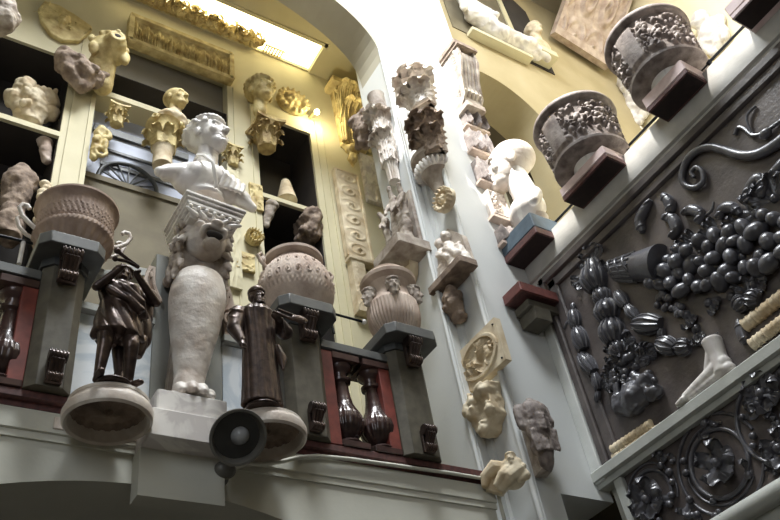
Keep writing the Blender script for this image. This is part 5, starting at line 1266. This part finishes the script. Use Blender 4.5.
# cornucopia mouth: basket then fruits
cor = None
m = MB(); a, b = L(622, 272, .05), L(668, 266, .06); n = 10
P = [a + (b - a) * (k / n) for k in range(n + 1)]; R2 = [.075 + .055 * k / n for k in range(n + 1)]; m.tube(P, R2, 28)
for k in (0, 2, 4): m.torus(P[k], R2[k] + .004, .012, rot=(0, 0, 0), n=24)
d_ = (b - a).normalized(); u_ = d_.orthogonal().normalized(); w__ = d_.cross(u_)
for j in range(16): an = 2 * PI * j / 16; m.tube([P[k] + (u_ * math.cos(an) + w__ * math.sin(an)) * R2[k] for k in range(6)], .008, 6)
for j in range(5): m.torus(P[1] + (P[4] - P[1]) * j / 4, R2[1 + j // 2] + .004, .007, n=20) if False else None
cor = orn('cornucopia', m)
rnd = random.Random(17); F = []
fm = MB().ell((0, 0, 0), (.048, .05, .064), n=12).ell((-.03, 0, -.03), (.012, .012, .012), n=6)
proto = fm.build('fruit', M['relief'], cor)
k = 0
for i in range(2600):
    px = rnd.uniform(660, 800); 
    top = 258 - (px - 668) * .38; bot = 294 - max(0, px - 693) * .28
    py = rnd.uniform(top, bot); p = L(px, py, .06)
    if any((p - q).length < .074 for q in F): continue
    if len(F) >= 95: break
    F.append(p)
for i, p in enumerate(F):
    o = proto if i == 0 else proto.copy()
    if i: C.objects.link(o); o.parent = cor
    s_ = rnd.uniform(.72, 1.12); o.location = (p.x - rnd.uniform(-.01, .03), p.y, p.z); o.rotation_euler = (rnd.uniform(0, 6), rnd.uniform(0, 1), rnd.uniform(0, 6)); o.scale = (s_, s_, s_ * rnd.uniform(.85, 1.2))
for (px, py, n) in ((670, 303, 14), (684, 312, 8)):
    m = MB()
    for i in range(n): q = L(px + rnd.uniform(-8, 8), py + rnd.uniform(-8, 8), .055); m.ell(q, .024, n=7)
    orn('grape_bunch', m)
for px, py, a in ((690, 316, 3.0), (712, 304, 2.6), (735, 298, 2.4), (757, 286, 2.5), (700, 330, 3.4), (745, 258, .3), (700, 245, -.5), (720, 235, -.3), (690, 255, -.6)):
    petals(px, py, .10, 3, a - .5, a + .5)
# the leaning torch of stacked cups
segs('garland_segment', [(597, 262), (606, 292)], [.07])
for pts, rr in (([(596, 270), (604, 292), (611, 304), (616, 322), (621, 345), (628, 356)], [.09, .06, .085, .085, .06]),): segs('torch_cup', pts, rr, ridge=6)
petals(598, 262, .12, 5, -1.3, 1.3); petals(588, 278, .10, 3, -2.2, -1); petals(606, 275, .09, 2, .6, 1.5)
for px, py, s_, r0, r1 in ((628, 352, .13, -1.6, 1.6), (640, 368, .13, -1.8, 1.8), (622, 378, .11, -2.2, 0), (650, 360, .1, 0, 2)): petals(px, py, s_, 6, r0, r1)
m = MB()
for i in range(14): m.ell(L(634 + rnd.uniform(-16, 20), 372 + rnd.uniform(-16, 16), .05), (.03, .035, .03), n=8)
orn('flower_cluster', m)
# urn-like mask at the foot of the torch
m = MB(); a = L(640, 400, .06); m.ell(a, (.08, .13, .10)); m.ell(L(652, 384, .07), (.05, .07, .05)); m.ell(L(628, 408, .07), (.06, .06, .06)); m.ell(L(662, 395, .06), (.05, .06, .05)); m.cap(L(622, 388, .05), L(626, 412, .05), .03, .03); m.cap(L(640, 376, .05), L(664, 396, .05), .03, .035)
for i in range(24): m.ell(L(645 + rnd.uniform(-22, 22), 395 + rnd.uniform(-18, 18), .10), .02, n=6)
orn('mask', m, voxel=.01, smooth=1, disp=(.015, 12))
# festoons left and right of the torch
segs('garland_segment', [(578, 312), (582, 330), (590, 352)], [.045, .055]); segs('garland_segment', [(586, 356), (600, 374), (604, 392), (602, 404)], [.05, .03, .02])
segs('garland_segment', [(622, 294), (632, 308), (642, 320)], [.04, .035]); segs('garland_segment', [(640, 326), (668, 326)], [.062]); segs('garland_segment', [(664, 345), (682, 350), (696, 348)], [.055, .05]); segs('garland_segment', [(668, 330), (666, 344)], [.025])
curlleaf([(696, 348), (706, 346), (716, 340), (724, 334)], .008); curlleaf([(574, 322), (570, 330)], .015); curlleaf([(578, 305), (579, 312)], .02)
petals(752, 296, .10, 3, -.5, 1.2); segs('garland_segment', [(742, 312), (752, 300), (766, 302)], [.05, .05]); curlleaf([(744, 322), (748, 336), (752, 345)], .03)
m = MB(); m.ell(L(597, 470, .03), (.02, .05, .03)); orn('corner_boss', m)

# lower panel
t = thing('lower_relief', 'lower black moulded panel with rosette in concentric scrolls', 'relief', (XF, 0, 0)); LOW = t
MB().bb(-.02, .03, -3, Y2 - .14, 1.66 + H0, 2.29 + H0).build('board', M['panel'], t)
def ring(px, py, r, w_=.014, a0=0, a1=2 * PI): MB().push(T_(L(px, py, .025)) @ Rz(RB)).torus((0, 0, 0), r, w_, n=56, a0=a0, a1=a1).pop().build('scroll_ring', M['relief'], LOW)
cxx, cyy = 722, 464
ring(cxx, cyy, .28, .010, .2, 6.0); ring(cxx, cyy, .19, .014); ring(cxx, cyy, .225, .008, 1, 5.5)
ring(655, 496, .15, .012, -.8, 3.6); ring(655, 496, .19, .008, -.5, 3.0); ring(782, 415, .26, .013, .5, 5)
def rosette(px, py, R_, n=6):
    m = MB(); c = L(px, py, .03)
    for i in range(n): m.push(T_(c) @ Rz(RB) @ Ry(2 * PI * i / n + .3)).leaf(R_, R_ * .9, (0, 0, 0), curl=.5, lean=.12, nu=14, nv=9).pop()
    m.ell(c + Vector((-.03, 0, 0)), (.03, .03, .03)); m.build('rosette', M['relief'], LOW)
rosette(cxx + 1, cyy, .12, 5); rosette(653, 500, .12, 6); rosette(768, 395, .11, 6); rosette(786, 450, .10, 5)
rnd = random.Random(5)
for i in range(150):
    px, py = rnd.uniform(612, 790), rnd.uniform(370, 530)
    p = L(px, py, .03)
    if not (1.72 + H0 < p.z < 2.25 + H0 and p.y < Y2 - .25): continue
    if abs((L(cxx, cyy) - p).length) < .2 or (L(653, 500) - p).length < .14: continue
    m = MB().push(T_(p) @ Rz(RB) @ Ry(rnd.uniform(0, 6.28))); s_ = rnd.uniform(.028, .055)
    if i % 3: m.leaf(s_ * 1.5, s_, curl=.7, nu=8, nv=7)
    m.ell((0, -.01, 0), (s_ * .45, .02, s_ * .5), n=8); m.pop(); m.build('small_leaf', M['relief'], LOW)

# marble casts resting on the rail between the panels
ZRAIL = 2.385 + H0
def onrail(px, py): p = onX(px, py, XB - .07); return p
p = onX(712, 390, XB - .06)
t = thing('foot_sculpture', 'white marble foot standing on the rail below the cornucopia', 'sculpture', (XB - .06, p.y + .02, ZRAIL), RB); t.scale = (1.15, 1.3, 1.2)
k = 1.05
m = MB(); m.cap((-.12 * k, 0, .04), (.0, 0, .055), .028, .035).cap((0, 0, .055), (.13 * k, .0, .07), .035, .042).tube([(.12, 0, .03), (.13, 0, .12), (.135, 0, .20), (.135, 0, .21)], [.045, .042, .052, .05], 18).cap((.06, 0, .09), (.12, 0, .16), .03, .036)
m.cap((-.1, 0, .025), (.15, 0, .03), .026, .036)
for i in range(5): m.cap((-.13 * k, -.028 + .014 * i, .03), (-.175 * k + .008 * abs(i - 1), -.030 + .015 * i, .022), .013, .011)
m.build('foot', M['marble'], t, voxel=.0055, smooth=2)
def ribbed(px0, py0, px1, py1, label, r=.022):
    a = onX(px0, py0, XB - .05); b = onX(px1, py1, XB - .05); t = thing('ribbed_cast', label, 'cast', a, 0, 'ribbed ivory casts on the panel rail'); d = b - a
    n = 70; m = MB().tube([d * (i / n) for i in range(n + 1)], [r * (1 + .14 * (1 if (i % 7) < 2 else 0)) for i in range(n + 1)], 14)
    m.build('rod', M['cast'], t); return t
ribbed(613, 450, 652, 424, 'upper ivory ribbed rod near the left end of the rail', .03)
ribbed(614, 458, 662, 426, 'lower ivory ribbed rod near the left end of the rail', .022)
ribbed(745, 326, 800, 283, 'upper ivory ribbed rod at the right edge above the rail', .038)
ribbed(752, 345, 800, 308, 'lower ivory ribbed rod at the right edge above the rail', .034)
